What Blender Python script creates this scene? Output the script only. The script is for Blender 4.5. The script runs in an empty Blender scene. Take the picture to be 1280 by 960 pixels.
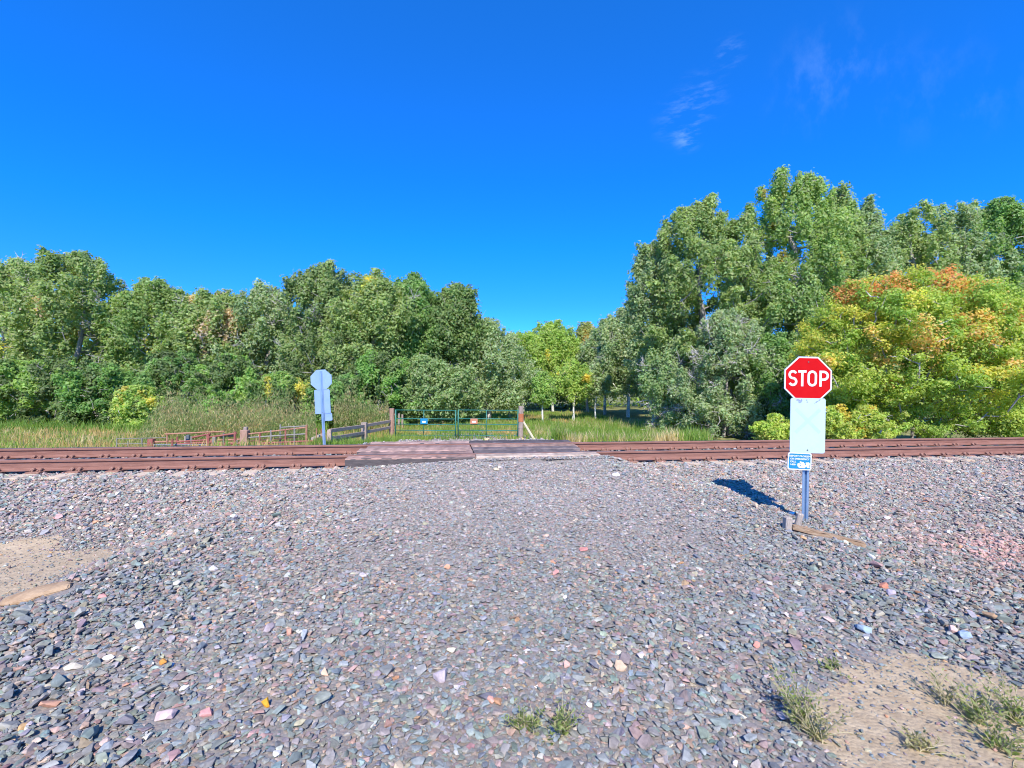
import bpy, bmesh, math, random
import numpy as np
from mathutils import Vector, Matrix

S = bpy.context.scene
COL = S.collection
rng = np.random.default_rng(7)
random.seed(7)
R = math.radians

# ------------------------------------------------------------------ camera
F = 560.0 / 1280.0            # focal length in picture widths
H0 = 483.6                    # horizon row in the photograph's 1280x960 pixels
CAM_Z = 1.8
cam_d = bpy.data.cameras.new('camera')
cam_d.sensor_width = 36.0
cam_d.lens = 36.0 * F
cam_d.clip_start = 0.05
cam_d.clip_end = 6000
cam = bpy.data.objects.new('camera', cam_d)
COL.objects.link(cam)
CAM_ROT = Matrix.Rotation(R(90) + math.atan((H0 - 480) / 560.0), 4, 'X') @ Matrix.Rotation(R(0.47), 4, 'Z')
cam.matrix_world = Matrix.Translation((0, 0, CAM_Z)) @ CAM_ROT
S.camera = cam

# ------------------------------------------------------------------ sun, sky, exposure
SUN_EL, SUN_AZ = R(43.5), R(178.0)         # azimuth clockwise from +Y: the sun stands behind the camera
sun_to = Vector((math.sin(SUN_AZ) * math.cos(SUN_EL), math.cos(SUN_AZ) * math.cos(SUN_EL), math.sin(SUN_EL)))
sd = bpy.data.lights.new('sun', 'SUN')
sd.energy = 4.2
sd.angle = R(0.53)
sd.color = (1.0, 0.945, 0.87)
sun = bpy.data.objects.new('sun', sd)
sun.rotation_euler = sun_to.to_track_quat('Z', 'Y').to_euler()
sun.location = (0, -20, 30)
COL.objects.link(sun)

W = bpy.data.worlds.new('World')
S.world = W
W.use_nodes = True
S.view_settings.view_transform = 'Standard'
S.view_settings.look = 'None'
S.view_settings.exposure = 0.78
S.view_settings.gamma = 1.0
S.cycles.max_bounces = 8
S.cycles.diffuse_bounces = 6
S.cycles.transparent_max_bounces = 8
S.cycles.use_denoising = True
S.cycles.filter_width = 1.05


class NT:
    """small helper round a node tree"""
    def __init__(self, nt):
        self.nt = nt
        nt.nodes.clear()

    def n(self, kind, ins=None, **props):
        nd = self.nt.nodes.new(kind)
        for k, v in props.items():
            setattr(nd, k, v)
        for k, v in (ins or {}).items():
            if isinstance(v, bpy.types.NodeSocket):
                self.nt.links.new(v, nd.inputs[k])
            else:
                nd.inputs[k].default_value = v
        return nd

    def math(self, op, a, b=0.0, clamp=False):
        return self.n('ShaderNodeMath', {0: a, 1: b}, operation=op, use_clamp=clamp).outputs[0]

    def mix(self, fac, a, b, blend='MIX'):
        nd = self.n('ShaderNodeMix', {0: fac, 6: a, 7: b}, data_type='RGBA', blend_type=blend)
        return nd.outputs[2]

    def ramp(self, fac, stops, interp='LINEAR'):
        nd = self.n('ShaderNodeValToRGB', {0: fac})
        cr = nd.color_ramp
        cr.interpolation = interp
        while len(cr.elements) < len(stops):
            cr.elements.new(0.5)
        for e, (p, c) in zip(cr.elements, stops):
            e.position = p
            e.color = (c[0], c[1], c[2], 1) if len(c) == 3 else c
        return nd.outputs[0]


def pix_dir(px, py):
    v = Vector(((px - 640) / 560.0, -(py - 480) / 560.0, -1.0))
    v = CAM_ROT.to_3x3() @ v
    return v


w = NT(W.node_tree)
sky = w.n('ShaderNodeTexSky', sky_type='NISHITA', sun_disc=False, sun_elevation=SUN_EL, sun_rotation=SUN_AZ,
          altitude=1600.0, air_density=1.0, dust_density=0.2, ozone_density=3.0)
# the photograph's very deep blue: more colour in the same sky, everywhere in it
sat = w.n('ShaderNodeHueSaturation', {'Hue': 0.497, 'Saturation': 1.32, 'Value': 1.0, 'Fac': 1.0, 'Color': sky.outputs[0]})
tc = w.n('ShaderNodeTexCoord')
zdir = w.n('ShaderNodeSeparateXYZ', {0: tc.outputs['Generated']}).outputs[2]
deep = w.ramp(zdir, [(0.0, (0.21, 0.60, 0.86)), (0.18, (0.18, 0.62, 0.86)), (0.30, (0.14, 0.75, 0.92)), (0.42, (0.19, 0.82, 0.95)), (0.66, (0.50, 0.98, 1.0)), (1.0, (0.55, 1.0, 1.0))])
skycol = w.mix(1.0, sat.outputs[0], deep, 'MULTIPLY')
skycol = w.mix(1.0, skycol, (0.93, 0.94, 1.42, 1), 'MULTIPLY')
# thin streaks of cirrus, fixed to directions in the sky
nz = w.n('ShaderNodeTexNoise', {'Vector': w.n('ShaderNodeMapping', {'Vector': tc.outputs['Generated'], 'Rotation': (0, R(-14), 0), 'Scale': (22, 30, 90)}).outputs[0],
                                'Scale': 1.0, 'Detail': 7.0, 'Roughness': 0.62})
nz2 = w.n('ShaderNodeTexNoise', {'Vector': w.n('ShaderNodeMapping', {'Vector': tc.outputs['Generated'], 'Rotation': (0, R(-40), 0), 'Scale': (22, 22, 9)}).outputs[0],
                                 'Scale': 1.0, 'Detail': 6.0, 'Roughness': 0.6})
total = None
for px, py, rad, amt, src in ((1035, 95, 0.11, 0.045, nz2), (860, 172, 0.034, 0.11, nz), (845, 150, 0.055, 0.045, nz), (912, 66, 0.034, 0.07, nz),
                              (1150, 110, 0.10, 0.02, nz2), (875, 125, 0.06, 0.06, nz), (1235, 120, 0.07, 0.02, nz2)):
    d = pix_dir(px, py).normalized()
    dist = w.n('ShaderNodeVectorMath', {0: tc.outputs['Generated'], 1: tuple(d)}, operation='DISTANCE').outputs['Value']
    m = w.n('ShaderNodeMapRange', {'Value': dist, 'From Min': 0.0, 'From Max': rad, 'To Min': 1.0, 'To Max': 0.0}, interpolation_type='SMOOTHSTEP').outputs[0]
    k = w.n('ShaderNodeMapRange', {'Value': src.outputs[0], 'From Min': 0.44, 'From Max': 0.72, 'To Min': 0.0, 'To Max': amt}, interpolation_type='SMOOTHSTEP').outputs[0]
    v = w.math('MULTIPLY', m, k)
    total = v if total is None else w.math('ADD', total, v)
skyall = w.mix(w.math('MINIMUM', total, 0.8), skycol, (5.5, 7.2, 9.0, 1))
bg = w.n('ShaderNodeBackground', {'Color': skyall, 'Strength': 0.15})
out = w.n('ShaderNodeOutputWorld', {'Surface': bg.outputs[0]})

# ------------------------------------------------------------------ frame of the track
TH, Z0, GAUGE = 0.153, 8.76, 1.505
CT, ST = math.cos(TH), math.sin(TH)
TIE_TOP, RAIL_BASE = 0.312, 0.333
PLANK_TOP = 0.515


def to_ws(x, y):
    return x * CT + (y - Z0) * ST, -x * ST + (y - Z0) * CT          # along, across (0 = near rail)


def from_ws(s, wv):
    return s * CT - wv * ST, Z0 + s * ST + wv * CT


def at(px, py, Y):
    d = pix_dir(px, py)
    k = Y / d.y
    return Vector((d.x * k, Y, CAM_Z + d.z * k))


def sm(a, b, x):
    t = np.clip((x - a) / (b - a), 0, 1)
    return t * t * (3 - 2 * t)


_nr = np.random.default_rng(3)
_ND = [(_nr.normal(size=2), _nr.uniform(0, 6.28)) for _ in range(24)]


def vnoise(x, y, scale):
    """smooth noise in about -1..1"""
    o = np.zeros_like(np.asarray(x, float))
    for i, (d, p) in enumerate(_ND):
        f = (0.6 + 1.4 * (i / 24.0)) / scale
        o = o + np.sin((x * d[0] + y * d[1]) * f * 2.2 + p + 1.3 * np.sin((x * d[1] - y * d[0]) * f + p * 2))
    return o / 5.0


def terrain(x, y):
    x = np.asarray(x, float)
    y = np.asarray(y, float)
    s, wv = to_ws(x, y)
    # towards the camera
    road = np.interp(wv, [-40, -9, -6.5, -4.5, -3.2, -1.7, -0.9, -0.47, -0.3], [-.1, 0, 0.0, .03, .10, .24, .345, .40, .30])
    fr = np.interp(s, [-3.2, -2.6, -0.5, 0.2, 1.7], [-.05, -.035, .08, .095, .09]) * sm(-2.2, -0.5, wv) * (wv < -0.33)
    road = road + fr
    right = np.interp(wv, [-40, -8, -5, -3.5, -2.0, -0.9, -0.55, 0], [-.45, -.36, -.30, -.03, .14, .262, .275, .275])
    left = np.interp(wv, [-40, -8, -4, -2.7, -1.9, -1.0, -0.6, 0], [-.3, -.16, -.14, -.09, .06, .256, .275, .275])
    re = np.interp(wv, [-8, -3.4, -1, 0], [4.3, 3.95, 2.3, 1.75])
    le = np.interp(wv, [-8, -3.4, -1, 0], [-4.3, -3.9, -3.1, -2.75])
    soft = np.interp(wv, [-4, -0.6, 0], [0.6, 0.7, 0.12])
    mr = sm(re - soft * 0.4, re + soft, x)
    ml = sm(-le - soft * 0.4, -le + soft * 1.2, -x)
    near = road * (1 - mr) * (1 - ml) + right * mr + left * ml
    # beyond the track
    fo = np.interp(wv, [1.5, 2.1, 2.5, 4.2, 5.4, 8, 12, 60, 4000], [.285, .285, .25, .03, -.08, -.62, -.70, -.75, -.9])
    fr2 = np.interp(wv, [1.5, 1.6, 2.2, 3.0, 6, 11, 14, 60, 4000], [.30, .40, .42, .36, -.1, -.66, -.70, -.75, -.9])
    xc = np.interp(y, [10, 22], [-1.0, -1.6])
    mrd = 1 - sm(1.9, 3.6, np.abs(x - xc))
    far = fo * (1 - mrd) + fr2 * mrd
    z = np.where(wv < 0.75, near, far)
    bed = (wv > -0.6) & (wv < 2.1)
    amp = np.where(bed, 0.004, np.where(wv < 0, 0.018, 0.05))
    z = z + amp * vnoise(x, y, 0.9) + np.where(bed, 0, 0.02) * vnoise(x + 31, y - 7, 2.7)
    return z


def tz(x, y):
    return float(terrain(np.array([x]), np.array([y]))[0])


def ground_at(px, py):
    """where the line of sight through a photograph pixel meets the ground"""
    d = pix_dir(px, py)
    t = np.linspace(1.0, 60.0, 12000)
    z = CAM_Z + d.z * t - terrain(d.x * t, d.y * t)
    i = int(np.argmax(z < 0))
    return Vector((d.x * t[i], d.y * t[i], CAM_Z + d.z * t[i]))


# ------------------------------------------------------------------ building helpers
def tag(o, label=None, cat=None, group=None, kind=None):
    if label:
        o['label'] = label
    if cat:
        o['category'] = cat
    if group:
        o['group'] = group
    if kind:
        o['kind'] = kind
    return o


def empty(name, loc, rot=(0, 0, 0)):
    o = bpy.data.objects.new(name, None)
    o.empty_display_size = 0.2
    o.location = loc
    o.rotation_euler = rot
    COL.objects.link(o)
    return o


def link(name, me, parent=None, mat=None):
    o = bpy.data.objects.new(name, me)
    COL.objects.link(o)
    if parent:
        o.parent = parent
    if mat and not me.materials:
        me.materials.append(mat)
    return o


def np_mesh(name, V, Fq, mat=None, col=None, smooth=False):
    V = np.ascontiguousarray(V, np.float32)
    Fq = np.ascontiguousarray(Fq, np.int32)
    k = Fq.shape[1]
    me = bpy.data.meshes.new(name)
    me.vertices.add(len(V))
    me.vertices.foreach_set('co', V.ravel())
    me.loops.add(Fq.size)
    me.polygons.add(len(Fq))
    me.polygons.foreach_set('loop_start', np.arange(0, Fq.size, k, dtype=np.int32))
    me.loops.foreach_set('vertex_index', Fq.ravel())
    if smooth:
        me.polygons.foreach_set('use_smooth', np.ones(len(Fq), bool))
    if col is not None:
        a = me.color_attributes.new('tint', 'FLOAT_COLOR', 'POINT')
        c = np.ones((len(V), 4), np.float32)
        c[:, :3] = col
        a.data.foreach_set('color', c.ravel())
    me.update(calc_edges=True)
    if mat:
        me.materials.append(mat)
    return me


class MB:
    """collects boxes, bars and tubes and links them as one mesh object"""
    def __init__(self):
        self.bm = bmesh.new()

    def box(self, c, size, rot=None, bev=0.0):
        m = Matrix.Translation(c) @ (rot.to_4x4() if rot else Matrix.Identity(4)) @ Matrix.Diagonal((*size, 1))
        r = bmesh.ops.create_cube(self.bm, size=1.0, matrix=m)
        if bev:
            es = set()
            for v in r['verts']:
                es.update(v.link_edges)
            bmesh.ops.bevel(self.bm, geom=list(es), offset=bev, segments=1, affect='EDGES', profile=0.5)
        return self

    def tube(self, a, b, r, r2=None, seg=8, cap=True):
        a, b = Vector(a), Vector(b)
        d = b - a
        q = d.to_track_quat('Z', 'Y').to_matrix().to_4x4()
        m = Matrix.Translation((a + b) / 2) @ q
        bmesh.ops.create_cone(self.bm, cap_ends=cap, segments=seg, radius1=r, radius2=r if r2 is None else r2, depth=d.length, matrix=m)
        return self

    def path(self, pts, r, seg=6):
        for a, b in zip(pts[:-1], pts[1:]):
            self.tube(a, b, r, seg=seg)
        return self

    def prism(self, poly, y0, y1):
        """polygon in x,z extruded along y"""
        a = [self.bm.verts.new((p[0], y0, p[1])) for p in poly]
        b = [self.bm.verts.new((p[0], y1, p[1])) for p in poly]
        n = len(poly)
        self.bm.faces.new(a)
        self.bm.faces.new(b[::-1])
        for i in range(n):
            self.bm.faces.new((a[i], b[i], b[(i + 1) % n], a[(i + 1) % n]))
        return self

    def ribbon(self, pts, width, y0, y1, closed=False):
        """stroke of even width along a path in x,z, raised from y1 to y0"""
        P = [Vector((p[0], p[1])) for p in pts]
        n = len(P)
        L, Rr = [], []
        for i in range(n):
            if closed:
                d1, d2 = P[i] - P[i - 1], P[(i + 1) % n] - P[i]
            else:
                d1 = P[i] - P[max(i - 1, 0)] if i else P[1] - P[0]
                d2 = P[min(i + 1, n - 1)] - P[i] if i < n - 1 else P[-1] - P[-2]
            t = (d1.normalized() + d2.normalized()).normalized()
            nn = Vector((-t.y, t.x))
            k = 1.0 / max(0.5, nn.dot(Vector((-d1.normalized().y, d1.normalized().x))))
            L.append(P[i] + nn * width / 2 * k)
            Rr.append(P[i] - nn * width / 2 * k)
        v = lambda p, y: self.bm.verts.new((p.x, y, p.y))
        A = [(v(L[i], y0), v(Rr[i], y0), v(Rr[i], y1), v(L[i], y1)) for i in range(n)]
        rngi = range(n) if closed else range(n - 1)
        for i in rngi:
            a, b = A[i], A[(i + 1) % n]
            for j in range(3):
                self.bm.faces.new((a[j], b[j], b[j + 1], a[j + 1]))
        if not closed:
            self.bm.faces.new(A[0])
            self.bm.faces.new(A[-1])
        return self

    def mesh(self, name, mat=None, smooth=False):
        bmesh.ops.recalc_face_normals(self.bm, faces=self.bm.faces)
        me = bpy.data.meshes.new(name)
        self.bm.to_mesh(me)
        self.bm.free()
        if smooth:
            for p in me.polygons:
                p.use_smooth = True
        if mat:
            me.materials.append(mat)
        return me

    def build(self, name, mat, parent=None, smooth=False):
        return link(name, self.mesh(name, mat, smooth), parent)


# ------------------------------------------------------------------ materials
def newmat(name):
    m = bpy.data.materials.new(name)
    m.use_nodes = True
    return m, NT(m.node_tree)


def finish(t, color, rough=0.8, metal=0.0, bump=None, bdist=0.005, bstr=0.6, spec=0.4):
    ins = {'Base Color': color, 'Roughness': rough, 'Metallic': metal, 'Specular IOR Level': spec}
    if bump is not None:
        ins['Normal'] = t.n('ShaderNodeBump', {'Height': bump, 'Strength': bstr, 'Distance': bdist}).outputs[0]
    b = t.n('ShaderNodeBsdfPrincipled', ins)
    t.n('ShaderNodeOutputMaterial', {'Surface': b.outputs[0]})


def noise(t, scale, detail=5, rough=0.6, vec=None, stretch=None):
    v = vec
    if v is None:
        v = t.n('ShaderNodeTexCoord').outputs['Object']
    if stretch:
        v = t.n('ShaderNodeMapping', {'Vector': v, 'Scale': stretch}).outputs[0]
    return t.n('ShaderNodeTexNoise', {'Vector': v, 'Scale': scale, 'Detail': detail, 'Roughness': rough}).outputs[0]


def mat_noise(name, c1, c2, scale=6, rough=0.8, metal=0.0, stretch=None, bumpd=0.004, c3=None, spec=0.4):
    m, t = newmat(name)
    n1 = noise(t, scale, stretch=stretch)
    n2 = noise(t, scale * 7, stretch=stretch)
    f = t.math('ADD', t.math('MULTIPLY', n1, 0.65), t.math('MULTIPLY', n2, 0.35))
    stops = [(0.36, c1), (0.62, c2)] if c3 is None else [(0.34, c1), (0.5, c2), (0.66, c3)]
    c = t.ramp(f, stops)
    finish(t, c, rough, metal, n2, bumpd, 0.6, spec)
    return m


def mat_leaf():
    m, t = newmat('leaf')
    a = t.n('ShaderNodeAttribute', attribute_name='tint').outputs['Color']
    dif = t.n('ShaderNodeBsdfPrincipled', {'Base Color': a, 'Roughness': 0.5, 'Specular IOR Level': 0.35})
    lite = t.mix(1.0, a, (1.4, 1.45, 0.75, 1), 'MULTIPLY')
    tr = t.n('ShaderNodeBsdfTranslucent', {'Color': lite})
    mx = t.n('ShaderNodeMixShader', {0: 0.52, 1: dif.outputs[0], 2: tr.outputs[0]})
    t.n('ShaderNodeOutputMaterial', {'Surface': mx.outputs[0]})
    return m


def mat_tint(name, rough=0.85, inst=False, bscale=60, vary=0.35):
    m, t = newmat(name)
    a = t.n('ShaderNodeAttribute', attribute_name='tint', attribute_type='INSTANCER' if inst else 'GEOMETRY').outputs['Color']
    co = t.n('ShaderNodeTexCoord').outputs['Object']
    n = t.n('ShaderNodeTexNoise', {'Vector': co, 'Scale': 2.2 if inst else bscale, 'Detail': 6.0, 'Roughness': 0.65}).outputs[0]
    k = t.n('ShaderNodeMapRange', {'Value': n, 'From Min': 0.3, 'From Max': 0.7, 'To Min': 1 - vary, 'To Max': 1 + vary}).outputs[0]
    c = t.n('ShaderNodeVectorMath', {0: a, 1: k}, operation='MULTIPLY').outputs[0]
    finish(t, c, rough, 0, n, 0.004, 0.5, 0.3)
    return m


STONE_STOPS = [(0.0, (.22, .24, .25)), (0.3, (.29, .30, .31)), (0.5, (.33, .31, .30)), (0.66, (.30, .25, .24)), (0.8, (.39, .30, .26)), (0.92, (.46, .40, .32)), (0.975, (.64, .61, .56))]


def mat_ground():
    m, t = newmat('ground')
    co = t.n('ShaderNodeTexCoord').outputs['Object']
    za = t.n('ShaderNodeAttribute', attribute_name='tint').outputs['Color']
    sp = t.n('ShaderNodeSeparateColor', {0: za})
    dirt, grass = sp.outputs[0], sp.outputs[1]
    big = noise(t, 1.7, 6, 0.65, co)
    mid = noise(t, 9, 6, 0.65, co)
    v1 = t.n('ShaderNodeTexVoronoi', {'Vector': co, 'Scale': 46.0})
    v2 = t.n('ShaderNodeTexVoronoi', {'Vector': co, 'Scale': 120.0})
    r1 = t.n('ShaderNodeSeparateColor', {0: v1.outputs['Color']}).outputs[0]
    r2 = t.n('ShaderNodeSeparateColor', {0: v2.outputs['Color']}).outputs[1]
    c1 = t.ramp(r1, STONE_STOPS)
    c2 = t.ramp(r2, STONE_STOPS)
    grit = t.mix(0.5, c1, c2)
    fine = noise(t, 220, 3, 0.7, co)
    grit = t.mix(1.0, grit, (.72, .68, .61, 1), 'MULTIPLY')
    grit = t.mix(0.35, grit, t.ramp(mid, [(0.3, (.20, .185, .175)), (0.7, (.31, .265, .235))]))
    dcol = t.ramp(t.math('ADD', t.math('MULTIPLY', mid, 0.6), t.math('MULTIPLY', fine, 0.4)), [(0.32, (.31, .225, .135)), (0.55, (.45, .345, .22)), (0.72, (.56, .455, .31))])
    gcol = t.ramp(t.math('ADD', t.math('MULTIPLY', big, 0.5), t.math('MULTIPLY', mid, 0.5)), [(0.35, (.085, .11, .03)), (0.5, (.19, .20, .07)), (0.62, (.36, .29, .14))])

    def edge(v, n, amt):   # ragged borders
        s_ = t.math('ADD', v, t.math('MULTIPLY', t.math('SUBTRACT', n, 0.5), amt))
        return t.n('ShaderNodeMapRange', {'Value': s_, 'From Min': 0.4, 'From Max': 0.6}, interpolation_type='SMOOTHSTEP').outputs[0]
    c = t.mix(edge(dirt, mid, 0.9), grit, dcol)
    c = t.mix(edge(grass, big, 0.9), c, gcol)
    h = t.math('ADD', t.math('MULTIPLY', v1.outputs['Distance'], -0.8), t.math('MULTIPLY', fine, 0.4))
    finish(t, c, 0.92, 0, h, 0.009, 0.7, 0.2)
    return m


M = {}
M['ground'] = mat_ground()
M['leaf'] = mat_leaf()
M['stone'] = mat_tint('stone', 0.85, True)
M['rock'] = mat_tint('rock', 0.85, False, 25, 0.25)
M['plank'] = mat_tint('plank', 0.85, False, 8)
M['bark'] = mat_tint('bark', 0.9, False, 9, 0.4)
M['rust'] = mat_noise('rust', (.17, .075, .052), (.29, .145, .105), 5, 0.75, 0.0, (0.6, 6, 6), 0.002, spec=0.3)
M['clip'] = mat_noise('clip_rust', (.20, .09, .06), (.36, .20, .14), 30, 0.7, 0.0)
M['railtop'] = mat_noise('rail_top', (.10, .09, .085), (.20, .18, .17), 3, 0.42, 0.6, (0.3, 30, 8), 0.0005)
M['tie'] = mat_noise('tie_wood', (.36, .25, .16), (.58, .45, .31), 4, 0.9, 0.0, (1, 14, 14), 0.006, (.60, .50, .38))
M['galv'] = mat_noise('galvanised_steel', (.30, .42, .56), (.42, .55, .70), 6, 0.42, 0.75, (1, 1, 0.3), 0.0006)
M['alu'] = mat_noise('sheet_aluminium', (.27, .40, .60), (.34, .46, .66), 3, 0.5, 0.45, None, 0.0005)
M['red'] = mat_noise('sign_red', (.46, .004, .006), (.51, .007, .009), 2, 0.6, 0.0, None, 0.0001, spec=0.08)
M['white'] = mat_noise('sign_white', (.60, .60, .59), (.66, .66, .65), 2, 0.5, 0.0, None, 0.0001)
M['pale'] = mat_noise('faded_sign_sheet', (.405, .52, .51), (.45, .555, .545), 2.2, 0.45, 0.0, None, 0.0002)
M['ghost'] = mat_noise('faded_print', (.355, .485, .475), (.395, .525, .51), 8, 0.5, 0.0, None, 0.0001)
M['peel'] = mat_noise('peeled_patch', (.20, .25, .38), (.40, .46, .58), 40, 0.5, 0.3)
M['blue'] = mat_noise('sign_blue', (.008, .17, .33), (.015, .22, .39), 3, 0.45, 0.0, None, 0.0001)
M['bolt'] = mat_noise('bolt', (.12, .14, .14), (.25, .28, .28), 60, 0.5, 0.6)
M['green_paint'] = mat_noise('green_gate_paint', (.022, .135, .10), (.045, .21, .155), 4, 0.5, 0.0, None, 0.0005)
M['grey_pipe'] = mat_noise('grey_pipe', (.16, .15, .13), (.30, .28, .24), 6, 0.6, 0.2)
M['red_pipe'] = mat_noise('red_pipe', (.19, .05, .042), (.33, .115, .09), 5, 0.65)
M['rust_pipe'] = mat_noise('rusty_pipe', (.24, .10, .06), (.42, .22, .14), 5, 0.8)
M['fence_wood'] = mat_noise('weathered_fence_wood', (.20, .15, .12), (.38, .30, .25), 5, 0.9, 0.0, (8, 8, 1), 0.004)
M['fence_rail'] = mat_noise('weathered_fence_rail', (.32, .215, .165), (.54, .41, .33), 5, 0.9, 0.0, (8, 1, 8), 0.004)
M['post_red'] = mat_noise('reddish_post_wood', (.22, .11, .075), (.44, .28, .20), 5, 0.9, 0.0, (10, 10, 1), 0.005)
M['post_rust'] = mat_noise('rust_painted_band', (.34, .10, .04), (.46, .17, .07), 6, 0.8)
M['brace'] = mat_noise('pale_brace_wood', (.42, .37, .24), (.56, .50, .34), 5, 0.9, 0.0, (8, 8, 1), 0.004)
M['board'] = mat_noise('old_board', (.15, .085, .045), (.34, .22, .125), 5, 0.9, 0.0, (2, 16, 16), 0.005, (.44, .34, .23))
M['stub'] = mat_noise('old_stub', (.25, .19, .14), (.48, .42, .36), 9, 0.9, 0.0, (10, 10, 2), 0.005)
M['sand_rock'] = mat_noise('sandstone', (.29, .18, .095), (.45, .31, .18), 6, 0.9, 0.0, None, 0.01)

# ------------------------------------------------------------------ ground
def axis(lo, hi, step, far, grow=1.22):
    c = list(np.arange(lo, hi + 1e-6, step))
    a, d = hi, step
    while a < far:
        d *= grow
        a += d
        c.append(a)
    a, d = lo, step
    while a > -far:
        d *= grow
        a -= d
        c.insert(0, a)
    return np.array(c)


gx, gy = axis(-17, 17, 0.165, 2500), axis(-2, 26, 0.165, 2500)
GX, GY = np.meshgrid(gx, gy)
GZ = terrain(GX, GY)
nx, ny = len(gx), len(gy)
V = np.stack([GX, GY, GZ], -1).reshape(-1, 3)
ii = (np.arange(ny - 1)[:, None] * nx + np.arange(nx - 1)[None, :]).ravel()
FQ = np.stack([ii, ii + 1, ii + nx + 1, ii + nx], 1)


def dirt_mask(x, y):
    """1 where bare tan soil shows instead of gravel"""
    s, wv = to_ws(x, y)
    n = vnoise(x * 1.0, y, 1.1) * 0.35
    a = sm(0.55, 1.0, 1.25 - np.hypot((x + 5.4) / 1.5, (y - 4.4) / 1.15) * 0.62 + n * 0.35)
    a = np.maximum(a, sm(0.45, 1.0, 1.3 - np.hypot((x + 7.2) / 2.6, (y - 3.4) / 1.6) * 0.6 + n * 0.4))
    b = sm(0.3, 1.0, 1.3 - np.hypot((x - 2.5) / 0.95, (y - 2.3) / 0.80) * 0.78 + n * 0.6)
    b = np.maximum(b, 0.75 * sm(0.3, 1.0, 1.3 - np.hypot((x - 3.3) / 0.8, (y - 2.1) / 0.6) * 0.75 + n * 0.6))
    g = sm(22, 26, y) * 0
    return np.maximum(np.maximum(a, b), g)


def grass_mask(x, y):
    s, wv = to_ws(x, y)
    m = sm(4.6, 6.5, wv)
    xc = np.interp(y, [10, 22], [-1.0, -1.6])
    m = m * sm(2.2, 3.4, np.abs(x - xc) + sm(22.5, 25, y) * 3)
    back = sm(-1.0, -6.0, y)
    return np.maximum(m, back)


zone = np.zeros((len(V), 3))
zone[:, 0] = dirt_mask(V[:, 0], V[:, 1])
zone[:, 1] = grass_mask(V[:, 0], V[:, 1])
ground = link('ground', np_mesh('ground', V, FQ, M['ground'], zone, True))
tag(ground, kind='structure')

# ------------------------------------------------------------------ railway track
track = empty('railway_track', (*from_ws(0, 0.75), 0.0), (0, 0, TH))
tag(track, 'single rusty railway track on wooden ties crossing the whole view behind the gravel', 'railway track')


def loc(s, wv, z):
    return Vector((s, wv - 0.75, z))


prof = [(.076, 0), (.076, .011), (.03, .026), (.0105, .042), (.009, .09), (.0105, .128), (.018, .136), (.0365, .144), (.037, .172), (.030, .182), (.018, .1855)]
prof = prof + [(-a, b) for a, b in prof[::-1]]
top_edge = {(.030, .182), (.018, .1855), (-.018, .1855), (-.030, .182)}


def rail_mesh():
    bm = bmesh.new()
    L0, L1, n = -45.0, 55.0, 50
    rows = []
    for i in range(n + 1):
        x = L0 + (L1 - L0) * i / n
        rows.append([bm.verts.new((x, p[0], p[1])) for p in prof])
    k = len(prof)
    for i in range(n):
        for j in range(k):
            a, b = j, (j + 1) % k
            f = bm.faces.new((rows[i][a], rows[i + 1][a], rows[i + 1][b], rows[i][b]))
            if prof[a] in top_edge and prof[b] in top_edge:
                f.material_index = 1
    bm.faces.new(rows[0])
    bm.faces.new(rows[-1])
    bmesh.ops.recalc_face_normals(bm, faces=bm.faces)
    me = bpy.data.meshes.new('rail')
    bm.to_mesh(me)
    bm.free()
    me.materials.append(M['rust'])
    me.materials.append(M['railtop'])
    return me


rm = rail_mesh()
for wv in (0, GAUGE):
    r = link('rail', rm, track)
    r.location = loc(0, wv, RAIL_BASE)


def rough_box(sx, sy, sz, nseg, jit, seed):
    """a long timber with worn, uneven edges"""
    g = np.random.default_rng(seed)
    bm = bmesh.new()
    ring = [(-.5, .5), (-.42, .5), (.42, .5), (.5, .5), (.5, .38), (.5, -.5), (-.5, -.5), (-.5, .38)]
    rows = []
    for i in range(nseg + 1):
        x = -sx / 2 + sx * i / nseg
        row = []
        for (a, b) in ring:
            ed = 1.0 if abs(a) == .5 and b == .5 else 0.35
            y = a * sy - np.sign(a) * abs(g.normal()) * jit * ed
            z = b * sz - (abs(g.normal()) * jit * ed if b > 0 else 0)
            if ed == 1.0:
                y -= np.sign(a) * 0.008
                z -= 0.008
            row.append(bm.verts.new((x + (g.normal() * jit * 0.8 if i in (0, nseg) else 0), y, z)))
        rows.append(row)
    k = len(ring)
    for i in range(nseg):
        for j in range(k):
            bm.faces.new((rows[i][j], rows[i + 1][j], rows[i + 1][(j + 1) % k], rows[i][(j + 1) % k]))
    bm.faces.new(rows[0])
    bm.faces.new(rows[-1])
    bmesh.ops.recalc_face_normals(bm, faces=bm.faces)
    me = bpy.data.meshes.new('timber')
    bm.to_mesh(me)
    bm.free()
    return me


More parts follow.
